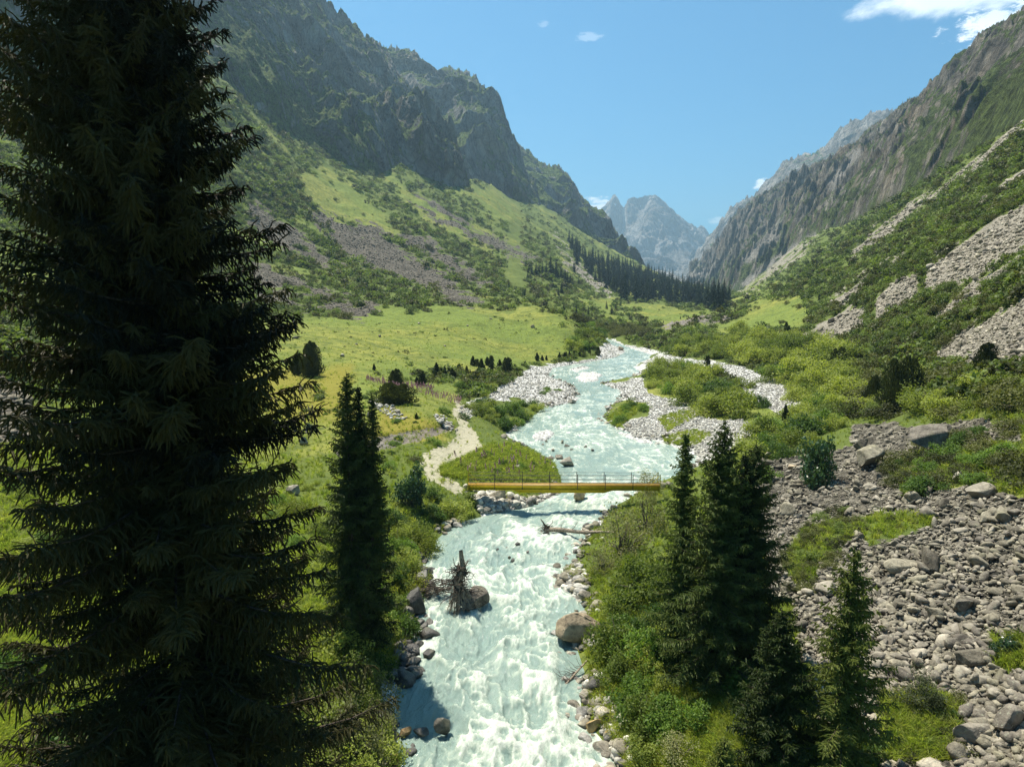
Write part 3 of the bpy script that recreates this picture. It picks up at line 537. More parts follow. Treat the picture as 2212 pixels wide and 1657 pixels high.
def bush(seed, n=1800, size=.055, tall=1.0, clumps=26, spread=.20, open_=.0, stems=9, up=.3):
    """unit bush: about 1 m radius, 'tall' high; returns foliage and stems"""
    g = np.random.default_rng(seed); d = g.normal(size=(clumps, 3)); d[:, 2] = np.abs(d[:, 2])*1.0+.05; d /= np.linalg.norm(d, axis=1)[:, None]
    rr = g.uniform(.45, .92, (clumps, 1))*(1-.35*g.random((clumps, 1))*open_); C = d*rr*np.array([1, 1, tall*1.15]); C[:, 2] = np.maximum(C[:, 2], .10)
    w = g.uniform(.5, 1.4, clumps); idx = g.choice(clumps, n, p=w/w.sum())
    q = g.normal(size=(n, 3)); q /= np.linalg.norm(q, axis=1)[:, None]; q *= (g.random((n, 1))**.45)*spread*1.6*g.uniform(.7, 1.2, (clumps, 1))[idx]
    L = C[idx]+q*np.array([1, 1, .9]); L[:, 2] = np.abs(L[:, 2]); V, F = leaves(L, np.full(n, size), g, up)
    G = Geo()
    for k in range(stems):
        c = C[g.integers(clumps)]; b = np.array([g.normal()*.08, g.normal()*.08, -.1]); t = np.linspace(0, 1, 5)[:, None]
        G.add(*tube(b*(1-t)+c*t + np.array([0, 0, .12])*np.sin(t*3.1)+g.normal(size=(5, 3))*.02, np.linspace(.022, .005, 5), 4))
    return (V, F), G.get()
def spruce(seed, H, R, z0=.04, dz=.33, nb=6, twig=.11, w=.055, droop=.35, hang=.5, power=.85, lean=(0, 0), tl=.34, segs=3, irregular=.25, trunk=.022, fuzz=.25, bare=.0):
    g = np.random.default_rng(seed); A, B, WD, SB, SA, SR = [], [], [], [], [], []; G = Geo(); h = z0*H
    def axis(z): t = z/H; return np.array([lean[0]*t*t*H, lean[1]*t*t*H, z])
    sect = g.uniform(.7, 1.25, 12)
    while h < H*.995:
        t = h/H; Lm = R*(1-t)**power*min(1, .45+t*5) + .05
        k = max(3, int(nb*(.75+.5*g.random())))
        for j in range(k):
            if g.random() < irregular*.35: continue
            az = 2*math.pi*(j+g.random())/k; L = Lm*g.uniform(1-irregular*1.3, 1+irregular*.6)*(1+irregular*.5*(sect[int(az/6.2832*12) % 12]-1)*2)
            o = axis(h+g.uniform(-.5, .5)*dz); dr = np.array([math.cos(az), math.sin(az), 0]); n = max(3, int(L/twig)); s = np.linspace(0, 1, n)
            pit = .55*(t-.45)*2 if t > .45 else .25*(t-.45)*2; cur = -droop*(1-t)*s**1.3 + .45*np.maximum(s-.6, 0)**1.2
            Z = L*(pit*s*.6+cur); P = o+dr*(L*s)[:, None]+np.array([0, 0, 1])*Z[:, None]+g.normal(size=(n, 3))*.015
            G.add(*tube(P[::max(1, n//4)], np.linspace(.012+.012*L, .004, len(P[::max(1, n//4)])), 3))
            side = np.array([-dr[1], dr[0], 0])
            st = max(0, int(n*bare)); sP = P[st:]; ss = s[st:]
            for sg in (-1, 1, 0):
                m = len(sP); 
                if m < 2: continue
                ln = tl*(L**.65)*(1-.7*ss)*g.uniform(.35, 1.35, m)+.06
                d = dr[None]*g.uniform(.35, .9, (m, 1)) + side*sg*g.uniform(.7, 1.1, (m, 1)) + np.array([0, 0, 1])*(g.uniform(-.25, .3, (m, 1)) if sg else g.uniform(-1.2, .9, (m, 1))) - np.array([0, 0, hang])*g.uniform(0, 1, (m, 1))*(1 if sg else 2)
                d = d + g.normal(size=d.shape)*fuzz; d /= np.linalg.norm(d, axis=1)[:, None]; q = sP.copy()
                for e in range(segs):
                    q2 = q + d*(ln/segs)[:, None] ; A.append(q); B.append(q2); WD.append(w*g.uniform(.8, 1.3, m)*(1 if e < segs-1 else .8)); q = q2
                    d = d + g.normal(size=d.shape)*.22 - np.array([0, 0, hang*.45]); d /= np.linalg.norm(d, axis=1)[:, None]
        h += dz*(1.15-.6*t)*g.uniform(.8, 1.2)
    top = axis(H); A.append(np.array([axis(H*.97)])); B.append(top[None]+[0, 0, .1]); WD.append(np.array([w]))
    V, F = ribbons(np.concatenate(A), np.concatenate(B), np.concatenate(WD), g, True, .5)
    zz = np.linspace(-.4, H*.99, 14); G2 = Geo(); G2.add(*tube([axis(max(z, 0))+np.array([0, 0, min(z, 0)]) for z in zz], (trunk*H*(1-zz/H*.93)).clip(.01), 9))
    return (V, F), G.get(), G2.get()
def far_spruce(seed):
    """small conifer seen from afar, 1 m tall unit"""
    g = np.random.default_rng(seed); A, B, WD = [], [], []
    for t in np.linspace(.04, .98, 26):
        L = .155*(1-t)**.8*g.uniform(.8, 1.15)+.008; k = 7
        for j in range(k):
            az = g.random()*6.283; d = np.array([math.cos(az), math.sin(az), 0]); l = L*g.uniform(.7, 1.2); o = np.array([0, 0, t]); A.append(o); B.append(o+d*l-np.array([0, 0, l*.55])); WD.append(.045*(1.15-t))
    V, F = ribbons(np.array(A), np.array(B), np.array(WD), g, True, .35); G = Geo(); G.add(V, F); G.add(*tube([(0, 0, -.05), (0, 0, .5), (0, 0, 1.0)], [.016, .012, .003], 4)); return G.get()
def juniper(seed, n=1500, size=.045, r=.30, lobes=4):
    """upright dense juniper, unit height, several pointed lobes"""
    g = np.random.default_rng(seed); ox = g.normal(size=(lobes, 2))*r*.45; hh = g.uniform(.6, 1.0, lobes); hh[0] = 1; ox[0] = 0; k = g.integers(0, lobes, n); t = g.random(n)**1.1
    prof = np.sin(np.pi*np.clip(t*.93+.07, 0, 1))**.6*(1-t*.55); a = g.random(n)*6.283; q = prof*r*.85*g.random(n)**.35*(1+.35*np.sin(a*3+seed+t*9))
    C = np.stack([ox[k, 0]+np.cos(a)*q, ox[k, 1]+np.sin(a)*q, t*hh[k]], -1); A = C; B = C+np.stack([np.cos(a)*.3, np.sin(a)*.3, np.ones(n)], -1)*size*1.6
    return ribbons(A, B, np.full(n, size*.7), g, True, .3)
def tuft(seed, blades=14, h=1.0, sp=.35, w=.05):
    g = np.random.default_rng(seed); a = g.random(blades)*6.283; r = g.random(blades)*.25; o = np.stack([np.cos(a)*r, np.sin(a)*r, np.full(blades, -.05)], -1); b = g.random(blades)*6.283; l = g.uniform(.1, sp, blades)
    m = o+np.stack([np.cos(b)*l*.4, np.sin(b)*l*.4, h*.6*g.uniform(.7, 1.1, blades)], -1); e = m+np.stack([np.cos(b)*l, np.sin(b)*l, h*.4*g.uniform(.5, 1, blades)], -1); G = Geo()
    G.add(*ribbons(o, m, np.full(blades, w), g, False, .9)); G.add(*ribbons(m, e, np.full(blades, w*.9), g, False, .15)); return G.get()

# ---- materials for things
def mat_leaf(name, c1, c2, tr=.3, sc=1.2, rough=.6, spec=.25, trc=None):
    m, nt = material(name); p = nt.pos(); oi = nt.new('ShaderNodeObjectInfo').outputs['Random']; n = nt.noise(p, sc, 3, .6)
    n2 = nt.noise(p, sc*9, 2, .6); f = nt.math('ADD', nt.math('MULTIPLY', n, .6), nt.math('ADD', nt.math('MULTIPLY', n2, .45), nt.math('MULTIPLY', nt.math('SUBTRACT', oi, .5), .5)))
    col = nt.mix(nt.sm(f, .25, .8), c1, c2); t = nt.mix(1.0, col, trc or (1.25, 1.3, .6), 'MULTIPLY'); finish(nt, col, rough, spec, None, (tr, t) if tr else None); return m
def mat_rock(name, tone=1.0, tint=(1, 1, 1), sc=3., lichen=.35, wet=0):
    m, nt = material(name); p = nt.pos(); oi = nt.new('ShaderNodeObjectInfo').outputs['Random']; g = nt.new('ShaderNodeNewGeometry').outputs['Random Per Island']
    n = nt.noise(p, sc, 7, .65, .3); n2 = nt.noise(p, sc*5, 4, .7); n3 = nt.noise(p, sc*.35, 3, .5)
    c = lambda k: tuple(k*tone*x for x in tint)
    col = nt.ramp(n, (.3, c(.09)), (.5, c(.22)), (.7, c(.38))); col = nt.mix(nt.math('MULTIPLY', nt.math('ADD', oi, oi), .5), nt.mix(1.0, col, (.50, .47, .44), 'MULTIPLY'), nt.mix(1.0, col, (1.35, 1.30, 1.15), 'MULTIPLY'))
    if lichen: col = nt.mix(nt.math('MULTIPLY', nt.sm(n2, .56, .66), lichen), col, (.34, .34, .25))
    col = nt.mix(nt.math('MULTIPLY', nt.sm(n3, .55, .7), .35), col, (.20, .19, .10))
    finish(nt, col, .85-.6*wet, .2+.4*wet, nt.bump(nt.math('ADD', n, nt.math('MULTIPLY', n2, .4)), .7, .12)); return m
def mat_plain(name, c1, c2, sc=8, rough=.8, spec=.3, bump=.4, stretch=(1, 1, 1), dist=.02):
    m, nt = material(name); n = nt.noise(nt.scale(nt.coord(), stretch), sc, 6, .65, .3); finish(nt, nt.mix(nt.sm(n, .3, .7), c1, c2), rough, spec, nt.bump(n, bump, dist)); return m
M_SPR = mat_leaf('dark_spruce_needles', (.007, .010, .003), (.060, .056, .015), .10, 2.2)  # lighter second tone paints in sunlit twig tips
M_SPR2 = mat_leaf('spruce_needles', (.012, .026, .007), (.12, .16, .034), .22, 2.6)  # second tone raised to carry the sunlit highlights of the sprays
M_SPR3 = mat_leaf('young_spruce_needles', (.035, .055, .012), (.16, .19, .036), .25, 2.2)
M_SPRF = mat_leaf('distant_spruce_needles', (.012, .030, .016), (.028, .055, .024), 0, .05)
M_WIL = mat_leaf('willow_leaves', (.10, .14, .026), (.30, .34, .070), .42, 1.1)
M_WILG = mat_leaf('grey_willow_leaves', (.11, .12, .045), (.29, .29, .13), .4, 1.2)
M_GRN = mat_leaf('green_shrub_leaves', (.050, .095, .020), (.16, .25, .045), .42, 1.2)
M_OLV = mat_leaf('slope_shrub_leaves', (.040, .046, .014), (.125, .135, .036), .3, .35)
M_SLP = mat_leaf('sunny_slope_shrub_leaves', (.060, .088, .024), (.165, .22, .052), .38, .3)
M_JUN = mat_leaf('juniper_foliage', (.030, .042, .014), (.085, .10, .030), .2, 2.5)
M_DGL = mat_leaf('dark_glossy_leaves', (.012, .035, .015), (.05, .10, .035), .25, 2., .35, .5)
M_YEL = mat_leaf('yellow_green_leaves', (.14, .17, .02), (.32, .33, .05), .4, 1.5)
M_GRS = mat_leaf('grass_blades', (.16, .20, .04), (.38, .40, .10), .6, .6)
M_GRS2 = mat_leaf('lush_grass_blades', (.15, .21, .035), (.34, .40, .07), .6, .6)
M_FLW = mat_leaf('pink_flower_spikes', (.26, .13, .20), (.40, .24, .32), .3, 3.)
M_BARK = mat_plain('spruce_bark', (.035, .026, .020), (.10, .08, .065), 12, .9, .1, .8, (1, 1, .25), .03)
M_STEM = mat_plain('shrub_stems', (.07, .055, .04), (.17, .14, .11), 10)
M_DRIFT = mat_plain('bleached_driftwood', (.14, .10, .07), (.42, .35, .26), 14, .8, .2, .7, (1, 1, .4), .02)
M_DRIFTD = mat_plain('dark_driftwood', (.035, .027, .02), (.13, .10, .075), 14)
M_ROCK = mat_rock('scree_rock', .95, (1.0, .925, .77)); M_ROCKG = mat_rock('pale_cobble', 2.0, (1, .99, .96), 3, .1); M_ROCKD = mat_rock('wet_shade_dark_rock', .42, (1, .95, .88), 3, .15, .6)
M_ROCKT = mat_rock('tan_boulder', 1.35, (1.1, .90, .66), 2.5, .15, .2); M_ROCKO = mat_rock('ochre_boulder', 1.3, (1.25, .88, .42), 3, .1, .3); M_ROCKB = mat_rock('brown_boulder', 1.1, (1.02, .94, .83), 2, .7)
M_ROCKP = mat_rock('pale_boulder', 1.5, (1.03, .95, .84), 2, .3)
M_ROCKR = mat_rock('dark_scree_rock', .78, (1.0, .90, .76), 3, .1)

# ---- placing
def thing(name, label, cat, loc, group=None, rz=0, sc=1):
    o = bpy.data.objects.new(name, None); COL.objects.link(o); o.location = loc; o.rotation_euler = (0, 0, rz); o.scale = (sc,)*3 if np.isscalar(sc) else sc
    o.empty_display_size = .2; return tag(o, label, cat, group)
def part(name, geo, mat, parent, smooth=False, label=None):
    o = mesh_np(name, geo[0], geo[1], mat, parent, smooth)
    if label: o['label'] = label
    return o
def mdata(name, geo, mat, smooth=False): return mesh_np(name, geo[0], geo[1], mat, None, smooth, None, False)
def linkpart(name, me, parent):
    o = bpy.data.objects.new(name, me); COL.objects.link(o); o.parent = parent; return o
def solo(name, me, loc, sc, rz, label, cat, group=None, tilt=(0, 0)):
    o = bpy.data.objects.new(name, me); COL.objects.link(o); o.location = loc; o.rotation_euler = (tilt[0], tilt[1], rz); o.scale = (sc,)*3 if np.isscalar(sc) else sc; return tag(o, label, cat, group)
def depth_of(p): return p[1]*cp - (p[2]-CAMZ)*sp
def gnd(u, v): h = hit([u], [v])[0]; return h
def in_poly(u, v, poly): return poly_sd(np.asarray(u, float), np.asarray(v, float), poly) > 0
def sample_poly(poly, n, g):
    p = np.array(poly, float); lo, hi = p.min(0), p.max(0); out = []
    while len(out) < n:
        q = g.uniform(lo, hi, (n*3, 2)); out += list(q[in_poly(q[:, 0], q[:, 1], poly)])
    out = np.array(out[:n]); h = hit(out[:, 0], out[:, 1]); return h[~np.isnan(h[:, 0])]
def scatter(name, P, scl, variants, rot=None, label=None):
    """countless small things as ONE stuff object: variants instanced on points"""
    n = len(P); g = np.random.default_rng(n); rot = rot if rot is not None else np.stack([g.normal(size=n)*.15, g.normal(size=n)*.15, g.random(n)*6.283], -1)
    me = bpy.data.meshes.new(name+'_points'); me.vertices.add(n); me.vertices.foreach_set('co', np.ascontiguousarray(P, np.float32).ravel())
    sc = np.asarray(scl, np.float32); sc = np.repeat(sc[:, None], 3, 1) if sc.ndim == 1 else sc
    a = me.attributes.new('scl', 'FLOAT_VECTOR', 'POINT'); a.data.foreach_set('vector', np.ascontiguousarray(sc, np.float32).ravel())
    a = me.attributes.new('rot', 'FLOAT_VECTOR', 'POINT'); a.data.foreach_set('vector', np.ascontiguousarray(rot, np.float32).ravel())
    o = bpy.data.objects.new(name, me); COL.objects.link(o); tag(o, label, None, None, 'stuff')
    lib = bpy.data.collections.new(name+'_variants')
    for k, v in enumerate(variants): q = bpy.data.objects.new(f'{name}_form', v); lib.objects.link(q)
    t = bpy.data.node_groups.new(name+'_nodes', 'GeometryNodeTree'); t.interface.new_socket('Geometry', in_out='INPUT', socket_type='NodeSocketGeometry'); t.interface.new_socket('Geometry', in_out='OUTPUT', socket_type='NodeSocketGeometry')
    N, L = t.nodes, t.links; gi = N.new('NodeGroupInput'); go = N.new('NodeGroupOutput'); ip = N.new('GeometryNodeInstanceOnPoints'); ci = N.new('GeometryNodeCollectionInfo')
    ci.inputs['Collection'].default_value = lib; ci.inputs['Separate Children'].default_value = True; ci.inputs['Reset Children'].default_value = True
    def na(nm): q = N.new('GeometryNodeInputNamedAttribute'); q.data_type = 'FLOAT_VECTOR'; q.inputs[0].default_value = nm; return q.outputs[0]
    e2r = N.new('FunctionNodeEulerToRotation'); L.new(na('rot'), e2r.inputs[0])
    L.new(gi.outputs[0], ip.inputs['Points']); L.new(ci.outputs[0], ip.inputs['Instance']); ip.inputs['Pick Instance'].default_value = True
    L.new(e2r.outputs[0], ip.inputs['Rotation']); L.new(na('scl'), ip.inputs['Scale']); L.new(ip.outputs[0], go.inputs[0])
    md = o.modifiers.new('scatter', 'NODES'); md.node_group = t; return o

g0 = np.random.default_rng(42)
def z_at(x, y, v): k = (CY-v)/FO; return CAMZ + y*(k*cp-sp)/(cp+k*sp)
def ground_z(x, y): return float(look(GZ, np.array([x]), np.array([y]))[0])
# ---------------------------------------------------------------- foreground spruces
def merged(a, b): G = Geo(); G.add(*a); G.add(*b); return G.get()
def spruce_thing(label, base, H, R, seed, nm, mats=(None, None), group=None, extra=(), **kw):
    t = thing('spruce_tree', label, 'tree', base, group)
    cr, br, tr = spruce(seed, H, R, **kw)
    part('trunk', merged(tr, br), M_BARK, t); part('crown', cr, nm, t)
    for k, (off, H2, R2_, kw2) in enumerate(extra):                  # further leaders of the same tree
        cr, br, tr = spruce(seed+50+k, H2, R2_, **{**kw, **kw2})
        for q in (cr, br, tr): q[0][:, :2] += np.array(off)*np.clip(q[0][:, 2:3]/H2*2, 0, 1)
        part('trunk', merged(tr, br), M_BARK, t); part('crown', cr, nm, t)
    return t
bx, by = -6.35, 13.0
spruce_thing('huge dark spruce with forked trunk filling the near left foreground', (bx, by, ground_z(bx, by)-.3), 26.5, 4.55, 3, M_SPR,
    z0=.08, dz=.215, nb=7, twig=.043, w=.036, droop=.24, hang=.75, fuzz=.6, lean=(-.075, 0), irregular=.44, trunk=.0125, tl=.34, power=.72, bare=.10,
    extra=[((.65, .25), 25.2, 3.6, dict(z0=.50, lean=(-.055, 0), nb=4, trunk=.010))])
def by_px(u, vb, vt, label, seed, Rm, nm, group=None, extra=(), **kw):
    b = gnd(u, vb); H = z_at(b[0], b[1], vt)-b[2]
    return spruce_thing(label, (b[0], b[1], b[2]-.15), H, Rm, seed, nm, None, group, extra, **kw), b, H
kw_m = dict(dz=.20, nb=6, fuzz=.3, twig=.06, w=.042, droop=.25, hang=.45, irregular=.25, trunk=.013, tl=.34, power=.72, z0=.03)
by_px(765, 1395, 800, 'tall dense columnar spruce with several leaders between the huge spruce and the river', 11, 1.85, M_SPR2,
    extra=[((.42, .2), 11.3, .9, dict(z0=.45)), ((.95, .3), 10.9, 1.05, dict(z0=.3))], **kw_m)
by_px(800, 1380, 905, 'slimmer spruce close behind the columnar spruce on the bank', 12, 1.5, M_SPR2, **kw_m)
gR = 'spruces standing together on the bank at the bridge end'
by_px(1466, 1440, 928, 'narrow spruce with thin drooping top, nearest the end of the yellow bridge', 21, 1.5, M_SPR2, gR, **{**kw_m, 'power': .8, 'irregular': .35})
by_px(1545, 1475, 905, 'tallest and broadest spruce of the trio on the bank beside the scree', 22, 2.4, M_SPR2, gR, **{**kw_m, 'power': .75})
by_px(1612, 1450, 948, 'spruce of the trio standing against the scree, with slim leaning top', 23, 2.1, M_SPR2, gR, extra=[((-.45, -.2), 8.6, .9, dict(z0=.4))], **{**kw_m, 'power': .72})
def fixed(u, y, vt, label, seed, R, nm, **kw):
    z = 1.5
    for _ in range(4): dep = y*cp-(z-CAMZ)*sp; x = (u-CX)/FO*dep; z = ground_z(x, y)
    H = z_at(x, y, vt)-z; ztop = z+H; x = (u-CX)/FO*(y*cp-(ztop-2-CAMZ)*sp)
    return spruce_thing(label, (x, y, ground_z(x, y)-.1), H, R, seed, nm, None, None, (), **kw)
fixed(1683, 19.5, 1312, 'small bright green spruce with pointed top in front of the dark trio', 31, 1.85, M_SPR3, **{**kw_m, 'dz': .17, 'w': .045, 'power': .8, 'twig': .055})
fixed(1838, 18.5, 1178, 'slender open spruce with thin leader standing before the scree, nearest the camera', 32, 1.7, M_SPR3, **{**kw_m, 'dz': .19, 'w': .042, 'power': .8, 'irregular': .4, 'twig': .06})
fixed(1560, 17.5, 1592, 'tiny young spruce low in the grass under the pointed bright spruce', 33, .8, M_SPR3, **{**kw_m, 'dz': .14, 'w': .04, 'twig': .05})

# ---------------------------------------------------------------- far spruces, each its own object
FSP = [mdata('spruce_tree', far_spruce(60+k), M_SPRF) for k in range(5)]
def far_tree(p, H, label, group, wd=1.0):
    k = g0.integers(5); return solo('spruce_tree', FSP[k], (p[0], p[1], p[2]-.3), (H*wd, H*wd, H), g0.random()*6.28, label, 'tree', group)
FOREST = [(1228,522),(1262,560),(1300,566),(1345,575),(1400,592),(1450,612),(1500,628),(1548,638),(1585,650),(1570,668),(1545,672),(1500,664),(1440,655),(1395,652),(1345,650),(1315,628),(1290,610),(1262,585),(1238,552)]
fp = sample_poly(FOREST, 900, g0); keep = []
for p in fp:
    if all((p[0]-q[0])**2+(p[1]-q[1])**2 > (5.5)**2 for q in keep): keep.append(p)
    if len(keep) >= 262: break
lab_mid = 'dark pointed spruce inside the dense forest band on the far slope'
kuv = [project(*p) for p in keep]; iL = min(range(len(keep)), key=lambda i: kuv[i][0]); iR = max(range(len(keep)), key=lambda i: kuv[i][0])
for i, p in enumerate(keep):
    lb = lab_mid
    if i == iL: lb = 'spruce at the uphill tip of the dense forest band on the far slope'
    elif i == iR: lb = 'spruce at the valley end of the dense forest band on the far slope'
    far_tree(p, g0.uniform(13, 21)*(1 if kuv[i][0] < 1500 else .95), lb, None if i in (iL, iR) else 'spruces of the forest band on the far slope', g0.uniform(1.05, 1.45))
for us, grp, lb in (([(1189,595,46),(1201,598,38),(1172,594,30),(1180,596,34),(1212,600,30),(1195,600,34),(1164,592,24),(1158,594,30),(1220,610,34),(1226,612,30),(1141,590,18),(1149,592,24),(1205,606,30),(1232,616,26),(1140,602,18)], 'spruces clustered on the open slope before the forest', 'dark spruce in the small cluster on the open slope before the forest'),
        ([(1213,634,30),(1206,638,20),(1224,634,20),(1250,615,18),(1237,620,26),(1240,588,30),(1246,572,32)], 'spruces scattered below the cluster', 'dark spruce scattered between the small cluster and the forest band'),
        ([(1321,679,26),(1271,681,24),(1245,684,26),(1218,670,18),(1330,668,18),(1310,668,20),(1340,660,20)], 'lone spruces among the shrubs over the river', 'lone dark spruce among shrubs above the head of the river'),
        ([(1386,691,12),(1383,692,9),(1433,698,10),(1470,690,10)], 'tiny spruces in the meadow bowl', 'tiny dark spruce in the meadow below the forest band'),
        ([(1600,672,18),(1588,668,14),(1750,612,18),(1770,648,20),(1712,636,14)], 'small conifers on the sunny slope', 'small dark conifer on the grassy slope above the rocky outcrop')):
    for u, v, hp in us:
        p = gnd(u, v)
        if np.isnan(p[0]): continue
        far_tree(p, hp*depth_of(p)/FO, lb, grp, 1.35)
# ---------------------------------------------------------------- junipers
JUN = [mdata('juniper', juniper(80+k, 420, .09, .30, 2), M_JUN) for k in range(4)]
def jun(u, v, hp, label, group=None, wd=1.0, me=None):
    p = gnd(u, v); s = hp*depth_of(p)/FO; return solo('juniper', me or JUN[g0.integers(4)], (p[0], p[1], p[2]-.05), (s*wd, s*wd, s), g0.random()*6.28, label, 'juniper', group)
for u, v, h in [(914,831,22),(907,832,13),(900,830,12),(943,809,19),(940,817,12),(953,810,13),(961,811,14),(969,808,10),(977,818,17),(993,806,15),(998,808,9),(1008,806,12),(1022,790,16),(1032,791,12),(1040,804,22),(1052,790,14),(1060,791,17),(1062,803,15),(1079,796,15),(1088,805,13),(1098,804,24),(1103,792,13),(1112,800,10),(1118,808,9),(1135,789,7),(1160,779,13),(1171,779,9),(1180,778,8),(1209,776,11),(1219,776,11),(1230,772,10),(1240,772,11),(1252,770,8),(1273,763,9),(1293,768,14)]:
    jun(u, v, h*1.25, 'small dark pointed juniper in the row between the meadow and the gravel bank', 'small dark junipers along the meadow edge', 1.15)
JB = mdata('juniper', juniper(91, 5200, .030, .34, 5), M_JUN)
jun(672, 812, 74, 'big round-topped dark juniper clump alone on the bright meadow', None, 1.12, JB)
jun(640, 808, 44, 'smaller grey-green juniper leaning against the big meadow juniper clump', None, 1.15, JB)
jun(900, 905, 13, 'lone tiny juniper in the meadow above the eroded bank'); jun(856, 838, 42, 'feathery olive juniper behind the pink flowers', None, 1.3, JB); jun(808, 800, 14, 'dark juniper tuft high on the meadow bank')
jun(845, 870, 44, 'wide low dark green juniper beside the small pile of stones', None, 3.0, JB)
jun(1698, 724, 26, 'dark rounded juniper alone above the willow thicket'); jun(1530, 792, 22, 'tiny conical spruce-like juniper poking from the willows on the gravel island', None, .9)
jun(1955, 880, 110, 'large dark brownish juniper in the brush beside the scree', None, 1.15, JB); jun(1890, 870, 60, 'dark juniper at the foot of the big brownish one', None, 1.2, JB)
jun(2130, 800, 60, 'dark green juniper under the upper rock field', None, 1.3, JB); jun(1815, 800, 50, 'dark juniper between the willow thicket and the rock streak', None, 1.1, JB); jun(1696, 912, 36, 'narrow dark juniper at the end of the little footpath', None, .8)
p = gnd(2000, 1490); s = 165*depth_of(p)/FO


# ---------------------------------------------------------------- willows and shrubs
def bush_kind(name, seed, leafm, stemm, **kw):
    f, s = bush(seed, **kw); return mdata('foliage', f, leafm), mdata('stems', s, stemm), name
K_WIL = [bush_kind('willow_bush', 100+k, M_WIL, M_STEM, n=2600, size=.05, tall=.95, clumps=34, spread=.19) for k in range(4)]
K_WILG = [bush_kind('willow_bush', 110+k, M_WILG, M_STEM, n=2400, size=.034, tall=1.0, clumps=30, spread=.22, open_=.6, stems=26) for k in range(3)]
K_GRN = [bush_kind('shrub', 120+k, M_GRN, M_STEM, n=2400, size=.055, tall=.9, clumps=30, spread=.20) for k in range(3)]
K_DGL = [bush_kind('leafy_tree', 130+k, M_DGL, M_STEM, n=2200, size=.075, tall=1.3, clumps=30, spread=.20, open_=.6, stems=14) for k in range(2)]
K_OLV = [bush_kind('shrub', 140+k, M_OLV, M_STEM, n=1800, size=.055, tall=.75, clumps=28, spread=.2) for k in range(4)]
K_YEL = [bush_kind('willow_bush', 150, M_YEL, M_STEM, n=3000, size=.04, tall=.85, clumps=30, spread=.2)]
K_SLP = [bush_kind('round_slope_shrub', 170+k, (M_SLP, M_OLV)[k % 2], M_STEM, n=1500, size=.06, tall=.85, clumps=26, spread=.2) for k in range(4)]  # generic rounded shrubs of the slopes rather than juniper
K_TAL = [bush_kind('willow_bush', 180+k, (M_WILG, M_WIL)[k], M_STEM, n=6500, size=.045, tall=2.7, clumps=70, spread=.24, open_=.8, stems=24) for k in range(2)]
K_DRK = [bush_kind('juniper', 160+k, M_JUN, M_STEM, n=4200, size=.036, tall=1.35, clumps=30, spread=.2, open_=.7, stems=12, up=1.2) for k in range(2)]
def place_bush(K, p, r, label, group=None, tall=1.0, sink=.06, wd=1.0):
    f, s, nm = K[g0.integers(len(K))]; t = thing(nm, label, 'tree' if nm == 'leafy_tree' else 'bush', (p[0], p[1], p[2]-sink*r), group, g0.random()*6.28, (r*wd, r*wd, r*tall))
    linkpart('foliage', f, t); linkpart('stems', s, t); return t
def bush_px(K, u, v, rp, label, group=None, tall=1.0, wd=1.0): p = gnd(u, v); return place_bush(K, p, rp*depth_of(p)/FO, label, group, tall, .06, wd)
def bush_poly(K, poly, n, r0, r1, label, group, tall=1.0, mind=.9):
    P = sample_poly(poly, n*4, g0); kept = []
    for p in P:
        r = g0.uniform(r0, r1)
        if river_d(np.array([p[0]]), np.array([p[1]]))[0] < .2: continue
        if all((p[0]-q[0])**2+(p[1]-q[1])**2 > (mind*(r+s)*.7)**2 for q, s in kept): kept.append((p, r))
        if len(kept) >= n: break
    for p, r in kept: place_bush(K, p, r, label, group, tall*g0.uniform(.85, 1.15))
# floodplain
bush_poly(K_WIL+K_GRN[:1], [(1385,815),(1440,790),(1530,790),(1545,820),(1630,835),(1640,885),(1560,900),(1490,885),(1470,860),(1400,842)], 34, 1.6, 3.2, 'rounded yellow-green willow bush in the thicket on the gravel island', 'willows of the gravel island thicket', .95, .72)
bush_px(K_WIL, 1588, 898, 60, 'largest pale willow bush at the front of the gravel island thicket', None, 1.1)
bush_px(K_WIL, 1655, 945, 44, 'feathery willow bush alone at the edge of the white cobbles', None, 1.2)
bush_poly(K_GRN+K_WIL, [(1015,885),(1060,870),(1165,880),(1170,905),(1120,925),(1060,925),(1030,905)], 20, 1.0, 1.9, 'green willow bush on the low island between path and river', 'bushes of the low island beside the path', .9, .6)
bush_poly(K_GRN, [(1310,905),(1345,875),(1400,872),(1395,890),(1350,915),(1345,935),(1315,930)], 11, .6, 1.1, 'bright green shrub on the small island in midstream', 'shrubs of the midstream island', 1.0, .55)
bush_poly(K_GRN, [(1160,845),(1200,835),(1225,855),(1180,865)], 5, .6, 1.0, 'low green shrub on the stony spit left of midstream', 'shrubs of the stony spit', .7, .6)
bush_px(K_WIL, 1418, 792, 24, 'rounded willow bush by itself upstream of the island thicket'); bush_px(K_GRN, 1440, 795, 14, 'low green shrub next to the upstream willow')
bush_poly(K_WIL, [(1440,770),(1480,735),(1600,720),(1760,745),(1850,790),(1840,860),(1740,835),(1690,800),(1560,772)], 75, 2.0, 4.2, 'rounded willow in the thicket behind the dry cobble channel', 'willows behind the dry channel', .95, .62)
bush_poly(K_WIL+K_GRN+K_WIL, [(1640,800),(1700,810),(1735,845),(1790,850),(1850,900),(1800,950),(1700,990),(1600,1000),(1660,930),(1735,885)], 40, 1.3, 2.6, 'green willow bush between the dry channel and the scree', 'willows between dry channel and scree', .95, .6)
bush_poly(K_OLV+K_WIL[:2], [(1830,760),(1950,780),(2212,820),(2212,900),(2000,905),(1860,900)], 60, 1.4, 2.8, 'olive green shrub in the brush above the scree', 'brush above the scree', .85, .6)
